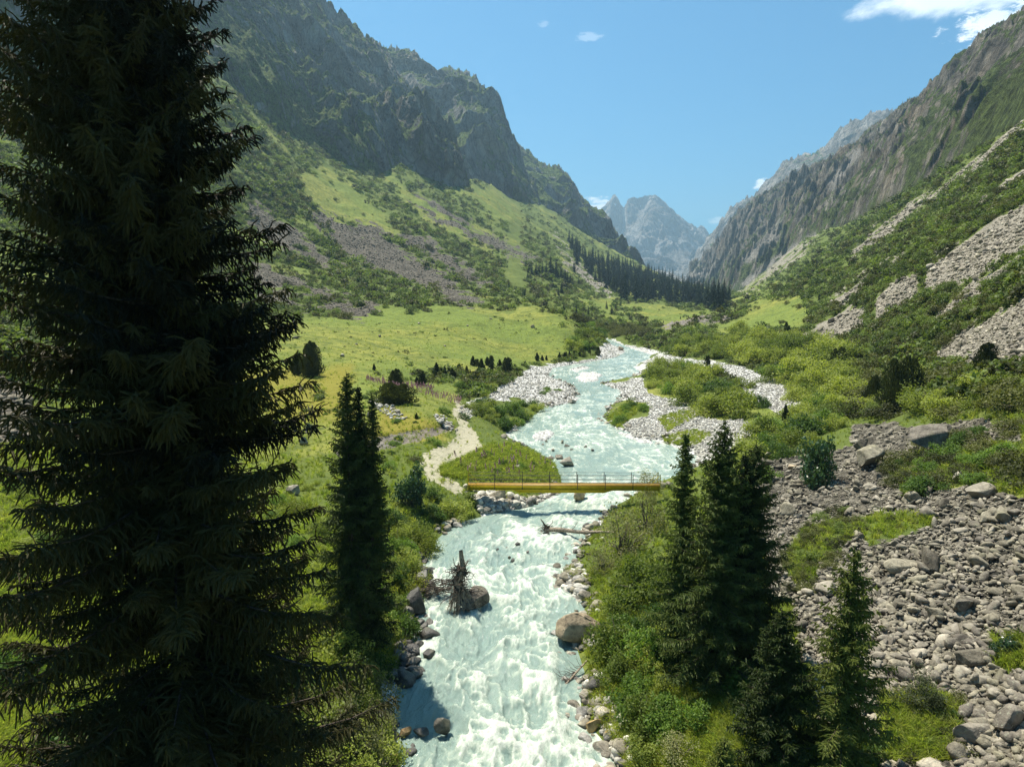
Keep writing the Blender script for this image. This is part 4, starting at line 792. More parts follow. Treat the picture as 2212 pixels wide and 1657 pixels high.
bush_poly(K_OLV+K_GRN[:1], [(1900,1030),(1990,965),(2212,915),(2212,1070),(2080,1050),(1960,1070)], 40, .8, 1.6, 'dark green shrub in the strip of brush crossing the scree', 'brush strip crossing the scree', .8, .6)
bush_poly(K_GRN+K_WIL, [(1300,745),(1330,735),(1300,710),(1240,700),(1235,760)], 12, 2.0, 3.6, 'green bush where the river comes round the meadow hill', 'bushes at the river bend', 1.0, .6)
bush_poly(K_OLV, [(1240,690),(1330,700),(1420,715),(1400,735),(1330,730),(1260,700)], 30, 2.0, 3.6, 'mixed bush upstream of the river bend', 'bushes upstream of the bend', .9, .6)
bush_px(K_WIL, 1062, 845, 20, 'round willow bush at the end of the juniper row'); bush_px(K_GRN, 1030, 842, 22, 'grey-green bush near the round willow by the juniper row', None, .8); bush_px(K_GRN, 995, 838, 18, 'darker bush at the meadow rim behind the path'); bush_px(K_YEL, 1048, 858, 10, 'small bright shrub in front of the round willow')
bush_px(K_GRN, 1000, 905, 16, 'blue-green bush overhanging the sandy path'); bush_px(K_GRN, 958, 893, 16, 'blue-green bush by the stone pile above the path')
bush_poly(K_SLP, [(500,150),(560,260),(700,360),(830,430),(960,470),(1130,560),(1200,640),(1100,640),(960,590),(860,500),(700,440),(520,330)], 70, 1.8, 3.6, 'rounded shrub on the steep green slope under the dark cliffs', 'shrubs under the dark cliffs', .9, .6)
bush_poly(K_SLP, [(480,480),(560,560),(700,640),(850,660),(1000,665),(860,690),(640,690),(480,640)], 34, 1.3, 2.6, 'rounded shrub along the foot of the dark scree', 'shrubs at the foot of the dark scree', .9, .6)
bush_poly(K_SLP, [(1640,650),(1760,600),(1950,500),(2212,340),(2212,440),(2000,560),(1800,680),(1700,730)], 60, 1.0, 2.4, 'dark shrub on the sunny slope between the pale rock streaks', 'shrubs between the pale rock streaks', .85, .6)
bush_poly(K_SLP, [(1760,765),(1900,710),(2010,620),(2130,620),(2212,560),(2212,640),(2060,740),(1980,790),(1850,800)], 44, 1.0, 2.0, 'shrub on the slope just above the willow thicket', 'shrubs above the willow thicket', .85, .6)
# left bank, bridge to camera
bush_px(K_DGL, 886, 1092, 52, 'dark leafy tree with glossy leaves beside the bridge path', None, 1.35, .85)
bush_px(K_GRN, 932, 1075, 30, 'green shrub in front of the bridge path', None, .9)
bush_px(K_WIL, 985, 1112, 46, 'spreading willow bush under the bridge end', None, .85); bush_px(K_WIL, 1010, 1090, 26, 'smaller willow hard against the bridge end'); bush_px(K_GRN, 935, 1120, 36, 'green shrub between the glossy tree and the spreading willow')
bush_px(K_YEL, 905, 1190, 56, 'bright yellow-green willow leaning over the river below the bridge', None, .95); bush_px(K_WIL, 870, 1215, 44, 'willow behind the bright yellow-green one')
bush_px(K_YEL, 640, 1110, 44, 'yellow-green willow below the pale boulder in the clearing'); bush_px(K_WIL, 690, 1150, 36, 'willow at the foot of the columnar spruce'); bush_px(K_GRN, 600, 1090, 30, 'low green bush in the clearing seen past the huge spruce')
bush_px(K_GRN, 835, 1130, 40, 'green bush right of the columnar spruce'); bush_px(K_GRN, 855, 1260, 44, 'dim green bush over the dark bank rocks'); bush_px(K_WIL, 838, 1320, 46, 'shaded willow over the dark bank rocks')
for u, v, rp, K, lb in ((790,1520,90,K_WILG,'pale grey-green willow glowing in the sun beside the huge spruce'), (800,1640,80,K_WIL,'willow at the very bottom beside the churning water'), (735,1420,70,K_WIL,'pale willow behind the glowing grey-green one'), (700,1600,90,K_WIL,'tall willow under the branches of the huge spruce'), (620,1500,80,K_GRN,'green bush in the shade of the huge spruce'),
        (450,1640,90,K_GRN,'shaded bush at the foot of the huge spruce'), (150,1640,110,K_GRN,'bush in the corner below the huge spruce'), (30,1480,90,K_GRN,'dark bush at the edge of the yellow grass'), (300,1560,90,K_GRN,'bush behind the trunk of the huge spruce')):
    bush_px(K, u, v, rp, lb, None, 1.1)
bush_poly(K_WIL+K_GRN, [(0,980),(500,1000),(700,1050),(720,1300),(500,1500),(60,1500),(0,1300)], 30, .5, 1.1, 'low bush in the rough ground behind the huge spruce', 'low bushes behind the huge spruce', .8, .8)
bush_poly(K_GRN+K_DGL[:1], [(700,840),(960,860),(1000,900),(960,915),(820,915),(700,930),(560,960),(560,900)], 16, .35, .7, 'small green shrub in the lower meadow', 'small shrubs of the lower meadow', .7, .9)
bush_poly(K_GRN+K_OLV, [(740,950),(960,930),(900,1000),(860,1040),(740,1060)], 12, .4, .9, 'shrub below the eroded earth bank', 'shrubs below the eroded bank', .8, .8)
bush_px(K_DRK, 1985, 1530, 66, 'dense dark green bush standing in the scree near the camera', None, 1.0, .95); bush_px(K_DRK, 2035, 1545, 34, 'small dark bush hard against the dense dark one')
bush_poly(K_WIL+K_GRN+K_YEL, [(850,1140),(950,1118),(905,1200),(890,1300),(885,1400),(845,1500),(770,1500),(790,1250)], 22, .7, 1.25, 'leafy willow in the belt along the shaded left bank', 'willow belt of the left bank', 1.25, .6)
bush_poly(K_WILG+K_WIL, [(640,1480),(800,1440),(845,1560),(835,1657),(640,1657)], 9, .8, 1.2, 'sunlit grey-green willow at the water edge beside the huge spruce', 'sunlit willows beside the huge spruce', 1.4, .6)
for x, y, r, tl, K, lb in ((-5.1, 20.6, 1.25, 4.4, K_TAL[:1], 'tallest sunlit grey-green willow between the huge spruce and the water'), (-4.55, 18.9, 1.15, 3.5, K_TAL[1:], 'bright willow leaning out over the water below the tallest grey-green one'), (-4.35, 17.0, 1.05, 2.6, K_TAL[:1], 'lowest sunlit willow at the water edge under the huge spruce'), (-5.9, 18.2, 1.2, 3.6, K_TAL[1:], 'willow in half shade just right of the huge spruce')):
    place_bush(K, (x, y, ground_z(x, y)), r, lb, None, tl/r/2.9)
# right bank
for u, v, rp, K, tl, lb in ((1345,1195,64,K_WILG,1.05,'big twiggy grey willow overhanging the fallen log'), (1400,1150,52,K_WILG,1.1,'second twiggy grey willow, nearer the bridge end'), (1300,1235,40,K_WILG,.9,'low twiggy willow reaching over the rapids'), (1400,1068,32,K_WILG,1.1,'small grey bush at the far side of the bridge end'),
        (1400,1290,66,K_WIL,1.0,'bright willow above the cobbled point'), (1345,1330,48,K_WIL,.9,'bright willow over the pale bank boulders'), (1330,1420,62,K_WIL,.95,'willow over the big lichened boulder'), (1400,1440,64,K_GRN,1.0,'green bush inland of the big lichened boulder'),
        (1370,1530,56,K_GRN,.9,'dense green shrub above the snagged branch'), (1440,1560,60,K_GRN,.8,'low green shrub in the tall grass'), (1400,1640,54,K_WIL,.7,'low bush at the bottom of the right bank'), (1480,1640,60,K_WILG,.6,'brownish low willow at the bottom of the right bank'), (1600,1500,56,K_GRN,.8,'shaded shrub under the spruce trio'), (1660,1040,30,K_GRN,.8,'green shrub where the scree meets the spruces'), (1600,1050,36,K_WIL,.8,'sunny shrub behind the spruce trio')):
    bush_px(K, u, v, rp*1.18, lb, None, tl*1.35)
bush_poly(K_GRN+K_WIL, [(1340,1240),(1440,1200),(1440,1500),(1560,1600),(1400,1600),(1330,1480)], 26, .6, 1.1, 'leafy shrub in the belt along the right bank', 'shrub belt of the right bank', 1.2, .6)
bush_px(K_DGL, 1764, 1052, 58, 'small open leafy tree growing out of the upper scree', None, 1.6, .85)
bush_poly(K_OLV+K_SLP, [(1690,1200),(1760,1120),(1830,1100),(1850,1160),(1790,1230),(1760,1290),(1700,1270)], 40, .4, .85, 'thin green shrub rooted among the scree stones', 'shrubs rooted in the scree', .8, .7)
bush_poly(K_OLV, [(1880,1500),(2080,1500),(2070,1657),(1890,1657)], 16, .3, .6, 'low olive shrub between the corner boulders and the small spruces', 'low shrubs of the corner scree', .8, .7)
bush_poly(K_OLV, [(1830,1130),(1960,1110),(1990,1130),(1860,1160)], 7, .3, .6, 'low bush in the line across the scree', 'low bushes across the scree', .7, .7)
for u, v, rp, K, lb in ((1930,1500,30,K_YEL,'yellow-green herb clump beside the dense dark bush'), (1890,1640,60,K_GRN,'green shrub between the slender spruce and the corner scree'), (2180,1410,36,K_DGL,'broad-leaved plant at the frame edge in the scree'), (2060,1560,40,K_GRN,'low green shrub among the lowest boulders'), (2080,1630,44,K_OLV,'low olive shrub in the bottom scree'), (1780,1600,40,K_GRN,'shrub between the two small spruces'), (2010,1560,20,K_YEL,'little yellow-flowered clump in the scree')):
    bush_px(K, u, v, rp, lb, None, .8)

# ---------------------------------------------------------------- boulders
RK = {k: [rock(200+10*i+s, 3, 9, .7) for s in range(4)] for i, k in enumerate('ABC')}
def rmesh(seed, m, planes=10, flat=.7, sub=3): return mdata('boulder', rock(seed, sub, planes, flat), m)
def boulder_px(u, v, wp, label, m, seed, flat=.7, wd=(1, 1, 1), group=None, water=False, rz=None, planes=10, sink=0.0):
    p = on_water(np.array(u), np.array(v)) if water else gnd(u, v); s = wp*.5*depth_of(p)/FO
    return solo('boulder', rmesh(seed, m, planes, flat), (p[0], p[1]+s*.3, p[2]-sink*s), (s*wd[0], s*wd[1], s*wd[2]), rz if rz is not None else g0.random()*6, label, 'boulder', group)
for a in ((1246,1398,176,'big flat lichened boulder jutting from the right bank into the rapids',M_ROCKT,301,.55,(1.05,.75,1.1),None,True,.35,12),
 (1018,1322,100,'rounded boulder pinning the upturned root in the river',M_ROCKB,302,.7,(1,.8,1.0),None,True,1.,12),
 (1252,1084,46,'tan boulder standing in the water under the bridge',M_ROCKT,303,.75,(1,.8,1),None,True,0.,9),
 (1078,1082,46,'large pale boulder on the shore beneath the bridge',M_ROCKP,304,.8,(1,.8,1),None,False,.5,9),
 (957,1588,56,'wet black boulder near the left bank at the very front of the rapids',M_ROCKD,305,.85,(1,.8,1),None,True,.2,10),
 (912,1588,40,'half-submerged brown stone next to the wet black boulder',M_ROCKD,306,.6,(1,.8,1),None,True,.2,10),
 (873,1592,36,'yellowish rounded stone beside the half-submerged brown stone',M_ROCKO,307,.75,(1,.9,1),None,True,.9,10),
 (852,1650,38,'yellow boulder at the lowest corner of the left bank',M_ROCKO,308,.8,(1,.9,1),None,True,.1,10),
 (1281,1582,54,'slanted ochre boulder on the cobbles of the right bank',M_ROCKO,309,.65,(1,.7,1),None,False,.4,8),
 (1316,1553,34,'grey boulder with a rust patch beside the cobbles',M_ROCKP,310,.8,(1,.9,1),None,False,.4,10),
 (1206,1283,50,'grey boulder at the tip of the cobbled point',M_ROCKB,311,.6,(1,.7,1),None,False,.2,9),
 (1266,1300,50,'pale rounded boulder between the cobbled point and the willow',M_ROCKB,312,.75,(1,.7,1),None,False,.6,10),
 (1222,1252,34,'grey boulder on the upper side of the cobbled point',M_ROCKB,313,.7,(1,.8,1),None,False,.6,10),
 (1245,1240,20,'orange stained stone on the cobbled point',M_ROCKO,314,.8,(1,.8,1),None,False,.6,10),
 (912,1275,40,'dark cliff-like rock on the left bank by the tangled roots',M_ROCKD,315,1.3,(1,1,1.2),None,False,.6,10),
 (900,1330,54,'tallest dark rock of the left bank, lower of the pair by the roots',M_ROCKD,316,1.4,(1,1,1.3),None,False,.2,10),
 (905,1400,30,'mossy dark stone below the tall bank rocks',M_ROCKD,317,.8,(1,1,1),None,True,.2,10),
 (890,1440,44,'dark slab at the shaded water edge',M_ROCKD,318,.6,(1,1,1),None,True,.9,10),
 (925,1425,40,'wet dark slab reaching furthest into the shaded water',M_ROCKD,319,.6,(1,.8,1),None,True,.4,9),
 (895,1470,44,'lowest dark slab in the shaded water',M_ROCKD,320,.6,(1,.8,1),None,True,.3,9),
 (938,1388,26,'yellow-brown stone just under the surface by the shaded bank',M_ROCKO,321,.4,(1,.7,1),None,True,.3,9),
 (1226,1008,42,'dark boulder at the corner of the flowery bank upstream of the bridge',M_ROCKB,322,.7,(1,.8,1),None,True,.3,9),
 (1210,992,26,'brown stone behind the dark corner boulder',M_ROCKB,323,.7,(1,.8,1),None,True,.3,9),
 (1236,872,30,'flat grey boulder at the end of the stony spit',M_ROCKB,324,.5,(1,.7,1),None,True,.1,9),
 (1340,757,16,'rusty boulder on the shore near the river bend',M_ROCKT,325,.8,(1,.8,1),None,False,.1,9),
 (1118,1013,22,'white boulder at the water edge of the flowery bank',M_ROCKP,326,.8,(1,.8,1),None,False,.1,9),
 (560,962,34,'pale rounded boulder under the meadow bank',M_ROCKP,327,.85,(1,.8,1),None,False,.1,10),
 (634,1070,40,'pale flat-topped boulder in the clearing right of the huge spruce',M_ROCKP,328,.7,(1,.8,1),None,False,.1,10),
 (655,962,26,'grey boulder below the meadow bank beside the columnar spruce',M_ROCKB,329,.85,(1,.8,1),None,False,.1,10),
 (800,902,22,'dark upright rock behind the columnar spruce',M_ROCKB,330,1.2,(1,.8,1),None,False,.1,10),
 (1150,709,14,'pinkish boulder alone on the meadow hill',M_ROCKT,331,.7,(1,.8,1),None,False,.1,10),
 (1770,745,44,'large pink slab at the foot of the rock streak',M_ROCKT,332,.5,(1.2,.8,1),None,False,.1,8),
 (1740,742,30,'smaller pink slab at the outer foot of the rock streak',M_ROCKT,333,.5,(1.2,.8,1),None,False,.1,8),
 (1660,754,18,'pink stone half hidden in the willow thicket',M_ROCKT,334,.6,(1,.8,1),None,False,.1,8),
 (1885,1010,80,'big pyramid-like boulder in the upper scree',M_ROCK,335,.8,(1,.8,1),None,False,.1,7),
 (1862,975,44,'blocky boulder just above the pyramid-like one',M_ROCK,336,.9,(1,.8,1),None,False,.4,7),
 (2040,968,150,'long flat grey slab along the top of the scree',M_ROCKB,337,.35,(1.2,.6,1),None,False,.05,8),
 (2120,1075,76,'broad dark slab above the lower scree',M_ROCKB,338,.5,(1.2,.8,1),None,False,.3,8),
 (2075,1040,40,'grey boulder poking from the brush strip',M_ROCKP,339,.7,(1,.8,1),None,False,.3,8),
 (1665,990,32,'grey boulder with white spots at the top corner of the scree',M_ROCKP,340,.9,(1,.8,1),None,False,.3,9),
 (1655,1010,40,'squared boulder under the white-spotted one',M_ROCK,341,.7,(1,.8,1),None,False,.3,8),
 (1712,1012,36,'pinkish flat stone near the small leafy tree',M_ROCKT,342,.4,(1,.8,1),None,False,.3,8),
 (1705,1425,64,'large pale boulder behind the pointed bright spruce',M_ROCKP,343,.8,(1,.8,1),None,False,.3,9),
 (2170,1130,60,'smooth egg-shaped boulder high in the lower scree',M_ROCK,344,.8,(1,.8,1),None,False,.3,10),
 (1950,1235,90,'wide tilted block in the middle scree below the brush',M_ROCK,345,.6,(1,.8,1),None,False,.3,8),
 (2085,1330,60,'lichened block beside the dense dark bush',M_ROCKB,346,.9,(1,.8,1),None,False,.3,8),
 (2110,1610,90,'rounded lichened boulder low in the corner scree',M_ROCKB,347,.8,(1,.8,1),None,False,.3,9),
 (2185,1590,80,'dark boulder at the lower frame edge',M_ROCKB,348,.9,(1,.8,1),None,False,.3,9)):
    boulder_px(*a)
BM = [mdata('boulder', rock(400+k, 2, 8, .68), (M_ROCK, M_ROCKB)[k % 2]) for k in range(10)]
P_ = sample_poly(SCREE[7], 1600, g0); u, v = project(*P_.T); sc_ = look(mS, P_[:, 0], P_[:, 1]); cnt = 0; kept = []
for p, q in zip(P_, sc_):
    if q < .6 or cnt >= 170: continue
    s = float(np.clip(g0.lognormal(-1.25, .40), .2, .8))
    if any((p[0]-a[0])**2+(p[1]-a[1])**2 < (s+b)**2 for a, b in kept): continue
    kept.append((p, s)); cnt += 1
    solo('boulder', BM[g0.integers(10)], (p[0], p[1], p[2]-.02), s, g0.random()*6.28, 'large angular block lying among the smaller stones of the scree', 'boulder', 'large blocks scattered over the scree', (g0.normal()*.25, g0.normal()*.25))
for u, v, wp in ((1170,1225,16),(1075,1190,12),(1095,1186,12),(1118,1180,18),(1108,1215,16),(1100,1208,10),(1190,1160,14),(1205,1150,12),(1230,1240,14),(1140,1195,12)):
    boulder_px(u, v, wp, 'small dark stone breaking the surface of the white rapids below the bridge', M_ROCKD, 500+u, .7, group='stones breaking the rapids below the bridge', water=True)
for u, v, wp in ((1180,955,12),(1172,962,10),(1215,958,12),(1225,965,14),(1235,973,12),(1265,968,14),(1280,975,12),(1175,940,10),(1195,975,12)):
    boulder_px(u, v, wp, 'small brown stone in the riffle upstream of the bridge', M_ROCKB, 500+u, .7, group='stones in the riffle upstream of the bridge', water=True)
for u, v, wp in ((1312,1590,26),(1330,1598,24),(1345,1580,22),(1318,1612,18),(1340,1625,24),(1325,1640,22),(1345,1650,20),(1308,1530,22),(1320,1515,18),(1300,1508,22),(1290,1492,24),(1326,1560,18),(1352,1600,18),(1370,1590,14)):
    boulder_px(u, v, wp, 'rounded river cobble on the near right shore', (M_ROCKG, M_ROCKP, M_ROCKO, M_ROCKB)[int(g0.integers(4))], 500+u, .75, group='rounded cobbles of the near right shore')
for u, v, wp in ((475,738,14),(640,732,16),(590,740,14),(680,750,14),(738,770,16),(820,728,12),(960,748,8),(600,726,12),(500,750,12),(905,700,9),(1010,705,8),(1060,690,8),(770,745,8)):
    boulder_px(u, v, wp, 'grey boulder lying in the sunny meadow grass', M_ROCKB, 500+u, .6, group='boulders lying in the meadow')

# ---------------------------------------------------------------- stones nobody could count
def dens(poly_list, n, arr, thr=.5):
    out = []
    for pl in poly_list:
        q = np.array(pl); a = .5*abs(np.dot(q[:, 0], np.roll(q[:, 1], 1))-np.dot(q[:, 1], np.roll(q[:, 0], 1))); out.append((pl, a))
    tot = sum(a for _, a in out); R_ = [sample_poly(pl, max(20, int(n*a/tot)), g0) for pl, a in out]; P = np.concatenate(R_); return P[look(arr, P[:, 0], P[:, 1]) > thr]
SV = [mdata('scree_stone', rock(600+k, 1, 7, .7), (M_ROCK, M_ROCKB)[k % 2]) for k in range(8)]; SVD = [mdata('dark_scree_stone', rock(620+k, 1, 7, .7), M_ROCKR) for k in range(5)]
SVT = [mdata('pale_scree_stone', rock(640+k, 1, 7, .6), (M_ROCKP, M_ROCKP, M_ROCK)[k % 3]) for k in range(6)]
P_ = dens([SCREE[7]], 36000, mS); d_ = np.hypot(P_[:, 0], P_[:, 1]); scatter('scree_stones', P_+[0, 0, .03], np.clip(g0.lognormal(-2.28, .60, len(P_)), .05, .5)[:, None]*np.array([1, .75, .7]), SV, np.stack([g0.normal(size=len(P_))*.4, g0.normal(size=len(P_))*.4, g0.random(len(P_))*6.28], -1))
P_ = dens(SCREE[:7], 16000, mS); scatter('talus_stones', P_, np.clip(g0.lognormal(-1.5, .45, len(P_)), .12, .8)*np.clip(np.hypot(P_[:, 0], P_[:, 1])/300, .7, 1.6), SVD, np.stack([g0.normal(size=len(P_))*.4, g0.normal(size=len(P_))*.4, g0.random(len(P_))*6.28], -1))
P_ = dens(SCREE[8:], 15000, mS); scatter('rock_streak_stones', P_, np.clip(g0.lognormal(-1.85, .6, len(P_)), .08, .8)*np.clip(np.hypot(P_[:, 0], P_[:, 1])/130, .7, 2.2), SVT, np.stack([g0.normal(size=len(P_))*.4, g0.normal(size=len(P_))*.4, g0.random(len(P_))*6.28], -1))
CV = [mdata('cobble', rock(660+k, 1, 3, .6, .25), M_ROCKG) for k in range(5)]
P_ = dens(GRAVEL, 20000, mG, .4); scatter('gravel_cobbles', P_, np.clip(g0.lognormal(-2.4, .4, len(P_)), .04, .3), CV)
# stones lining both banks
ys = np.exp(g0.uniform(np.log(16), np.log(140), 2400)); l_, r_ = edges(ys); sd = g0.random(len(ys)) < .5; off = g0.normal(.15, .45, len(ys))*np.where(ys < 60, 1, 1.3)
xs = np.where(sd, l_-off, r_+off); zz_ = np.maximum(look(GZ, xs, ys), zw(ys)-.12); clumpy = fbm(ys*.35, sd*9.0, 0, 2, 88) > -.12
lf = sd[clumpy] & (ys[clumpy] < 44)
DV = [mdata('shade_toned_bank_stone', rock(690+k, 2, 6, .65, .1), M_ROCKD) for k in range(4)]  # stones darkened in colour to stand for the shade of the left bank
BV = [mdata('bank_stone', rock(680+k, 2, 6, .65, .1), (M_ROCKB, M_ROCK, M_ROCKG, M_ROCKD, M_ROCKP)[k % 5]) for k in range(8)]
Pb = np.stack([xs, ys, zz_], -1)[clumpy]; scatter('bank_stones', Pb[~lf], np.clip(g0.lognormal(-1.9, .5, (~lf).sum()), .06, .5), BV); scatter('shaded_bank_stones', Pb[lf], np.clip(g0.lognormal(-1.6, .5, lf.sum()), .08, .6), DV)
for nm, poly, n, mu in (('shore_stones_under_the_bridge', [(1020,1078),(1060,1062),(1100,1072),(1200,1078),(1205,1088),(1100,1095),(1040,1108)], 500, -1.9), ('cobbled_point', [(1225,1225),(1250,1215),(1275,1250),(1265,1310),(1230,1295),(1215,1265)], 240, -2.0), ('near_shore_cobbles', [(1295,1490),(1330,1520),(1370,1600),(1385,1657),(1335,1657),(1290,1560),(1275,1520)], 320, -2.3), ('stone_pile', [(800,868),(830,862),(880,905),(858,912),(820,890)], 160, -1.9), ('stone_wall_remains', [(935,895),(960,900),(990,930),(975,935),(945,912)], 120, -2)):
    P_ = sample_poly(poly, n, g0); scatter(nm, P_, np.clip(g0.lognormal(mu, .45, len(P_)), .05, .4), CV+BV[:3])

# ---------------------------------------------------------------- slope brush, grass, flowers
def screen_pts(n, box_): q = np.stack([g0.uniform(box_[0], box_[1], n), g0.uniform(box_[2], box_[3], n)], -1); h = hit(q[:, 0], q[:, 1]); return h[~np.isnan(h[:, 0])]
def low_bush(seed, m, n=130): f, _ = bush(seed, n=n, size=.17, tall=.8, clumps=12, spread=.25, stems=0 or 1); return mdata('slope_shrub', f, m)
LB = [low_bush(700+k, (M_SLP, M_SLP, M_OLV)[k % 3]) for k in range(6)]
P_ = screen_pts(92000, (-250, 2520, 120, 860)); r_ = np.hypot(P_[:, 0], P_[:, 1]); bm = look(brush, P_[:, 0], P_[:, 1]); om = np.maximum(look(mG, P_[:, 0], P_[:, 1]), look(mP, P_[:, 0], P_[:, 1])); sm_ = look(mS, P_[:, 0], P_[:, 1])
kp = (g0.random(len(P_)) < np.clip(bm*1.2-.15, 0.0, .85)) & (om < .2) & (sm_ < .3) & (r_ > 62) & (river_d(P_[:, 0], P_[:, 1]) > 3); P_ = P_[kp]; r_ = r_[kp]
scatter('slope_brush', P_, np.clip(g0.lognormal(.12, .45, len(P_)), .5, 3.2)*np.clip(r_/260, .55, 1.5), LB)
P_ = screen_pts(24000, (-250, 2520, 120, 900)); r_ = np.hypot(P_[:, 0], P_[:, 1]); kp = (r_ > 62) & (look(mS, P_[:, 0], P_[:, 1]) < .7) & (look(mG, P_[:, 0], P_[:, 1]) < .2) & (g0.random(len(P_)) < .45*sstep(-.25, .45, fbm(P_[:, 0]/13, P_[:, 1]/13, 0, 3, 91))+.05) & (river_d(P_[:, 0], P_[:, 1]) > 3)
P_ = P_[kp]; scatter('low_scrub', P_, np.clip(g0.lognormal(-1.1, .6, len(P_)), .12, 1.6)*np.clip(r_[kp]/200, .6, 1.6), LB)
TV = [mdata('grass_tuft', tuft(720+k, 16, 1, .5, .045), (M_GRS, M_GRS2)[k % 2]) for k in range(6)]
P_ = screen_pts(56000, (-250, 2520, 690, 1750)); x_, y_ = P_[:, 0], P_[:, 1]; r_ = np.hypot(x_, y_)
kp = (look(mS, x_, y_) < .35) & (look(mG, x_, y_) < .25) & (look(mP, x_, y_) < g0.uniform(.2, 1.25, len(P_))) & (river_d(x_, y_) > .35) & (r_ < 200); P_ = P_[kp]; r_ = r_[kp]
hg = g0.uniform(.18, .48, len(P_))*np.where(r_ < 60, 1.1, .8); scatter('meadow_grass', P_, np.stack([hg*1.3, hg*1.3, hg], -1), TV)
for poly, n in (([(955,1010),(1060,960),(1130,960),(1205,1010),(1212,1040),(1040,1040),(950,1030)], 3000), ([(1310,905),(1345,875),(1400,872),(1350,915),(1320,935)], 500), ([(1420,905),(1480,885),(1510,900),(1440,935)], 500), ([(1430,945),(1500,930),(1540,940),(1500,965),(1440,960)], 500), ([(1360,1480),(1600,1480),(1640,1657),(1380,1657)], 2600)):
    P_ = sample_poly(poly, n, g0); P_ = P_[river_d(P_[:, 0], P_[:, 1]) > .2]; hg = g0.uniform(.22, .5, len(P_)); scatter('tall_grass', P_, np.stack([hg*1.2, hg*1.2, hg], -1), TV)
def spike(seed):
    g = np.random.default_rng(seed); n = 40; t = g.random(n); a = g.random(n)*6.28; r = .07*(1-t*.7); return leaves(np.stack([np.cos(a)*r, np.sin(a)*r, .5+t*.5], -1), np.full(n, .06), g)
FV = [mdata('flower_spike', spike(740+k), M_FLW) for k in range(3)]
for poly, n in (([(790,822),(860,836),(940,842),(935,850),(850,846),(790,830)], 240), ([(900,850),(1000,870),(990,882),(920,862)], 90), ([(960,1005),(1100,970),(1195,1015),(1190,1036),(1020,1036)], 50)):
    P_ = sample_poly(poly, n, g0); hg = g0.uniform(.7, 1.1, len(P_)); scatter('fireweed_flowers', P_, hg, FV)

# ---------------------------------------------------------------- footbridge
def footbridge():
    d0 = at_r(1010, 1047, 50.0); d1 = at_r(1425, 1043, 50.9); z = (d0[2]+d1[2])/2-.02; L = float(np.hypot(d1[0]-d0[0], d1[1]-d0[1])); ang = math.atan2(d1[1]-d0[1], d1[0]-d0[0])
    t = thing('footbridge', 'narrow yellow steel footbridge with cable railing crossing the torrent', 'bridge', (d0[0], d0[1], z), None, ang)
    ye = mat_plain('yellow_bridge_paint', (.50, .36, .010), (.66, .50, .018), 3, .5, .4, .15); yo = mat_plain('orange_deck_paint', (.20, .11, .015), (.36, .21, .02), 4, .55, .4, .2); gy = mat_plain('dull_steel', (.03, .026, .022), (.08, .07, .06), 10, .6, .4)
    W2 = .29
    def B(c, s, G=None): G = G or Geo(); G.add(*box(c, s)); return G
    G = B((L/2, 0, -.02), (L, 2*W2+.16, .045)); part('deck', G.get(), yo, t)
    for s in (-1, 1):                                            # two channel girders, deeper where the belly beam hangs below
        G = Geo(); G.add(*box((L/2, s*W2, -.20), (L, .03, .31))); G.add(*box((L/2, s*(W2+.045), -.063), (L, .12, .03))); G.add(*box((L/2, s*(W2+.045), -.37), (L, .12, .03)))
        for k in range(8): G.add(*box((L*(k+.5)/8, s*(W2+.05), -.215), (.02, .07, .27)))
        part('girder', G.get(), ye, t)
        x0, x1, x2, x3 = L*.235, L*.27, L*.71, L*.755; b0, b1 = -.388, -.58; y0, y1 = s*W2-.05, s*W2+.06
        V = [(x, y, zq) for y in (y0, y1) for x, zq in ((x0, b0), (x3, b0), (x2, b1), (x1, b1))]
        G = Geo(); G.add(V, [(0,1,2,3),(7,6,5,4),(0,4,5,1),(1,5,6,2),(2,6,7,3),(3,7,4,0)]); part('belly_beam', G.get(), ye, t)
    G = Geo()
    for k in range(15): G.add(*box((L*(k+.5)/15, 0, -.33), (.05, 2*W2-.04, .06)))
    part('cross_beams', G.get(), ye, t)
    top = .80
    for s in (-1, 1):
        xs_ = [.05]+[L*k/7 for k in range(1, 7)]+[L-.05]
        for x in xs_:
            e = x in (xs_[0], xs_[-1]); G = Geo(); G.add(*tube([(x, s*(W2+.10), -.35), (x, s*(W2+.10), top+.03)],   .036 if e else .026, 6)); part('railing_post', G.get(), ye if e else gy, t)
            if e:
                xi = .75 if x < 1 else L-.75; G = Geo(); G.add(*tube([(x, s*(W2+.10), top), (xi, s*(W2+.09), .02)], .018, 5)); part('brace', G.get(), ye, t)
        for h in (.22, .5, top):
            G = Geo(); pth = []
            for i in range(len(xs_)-1):
                for f in (0, .5): pth.append((xs_[i]*(1-f)+xs_[i+1]*f, s*(W2+.10), h-(.02 if f else 0)))
            pth.append((xs_[-1], s*(W2+.10), h)); G.add(*tube(pth, .014, 4)); part('cable', G.get(), gy, t)
    return t
footbridge()

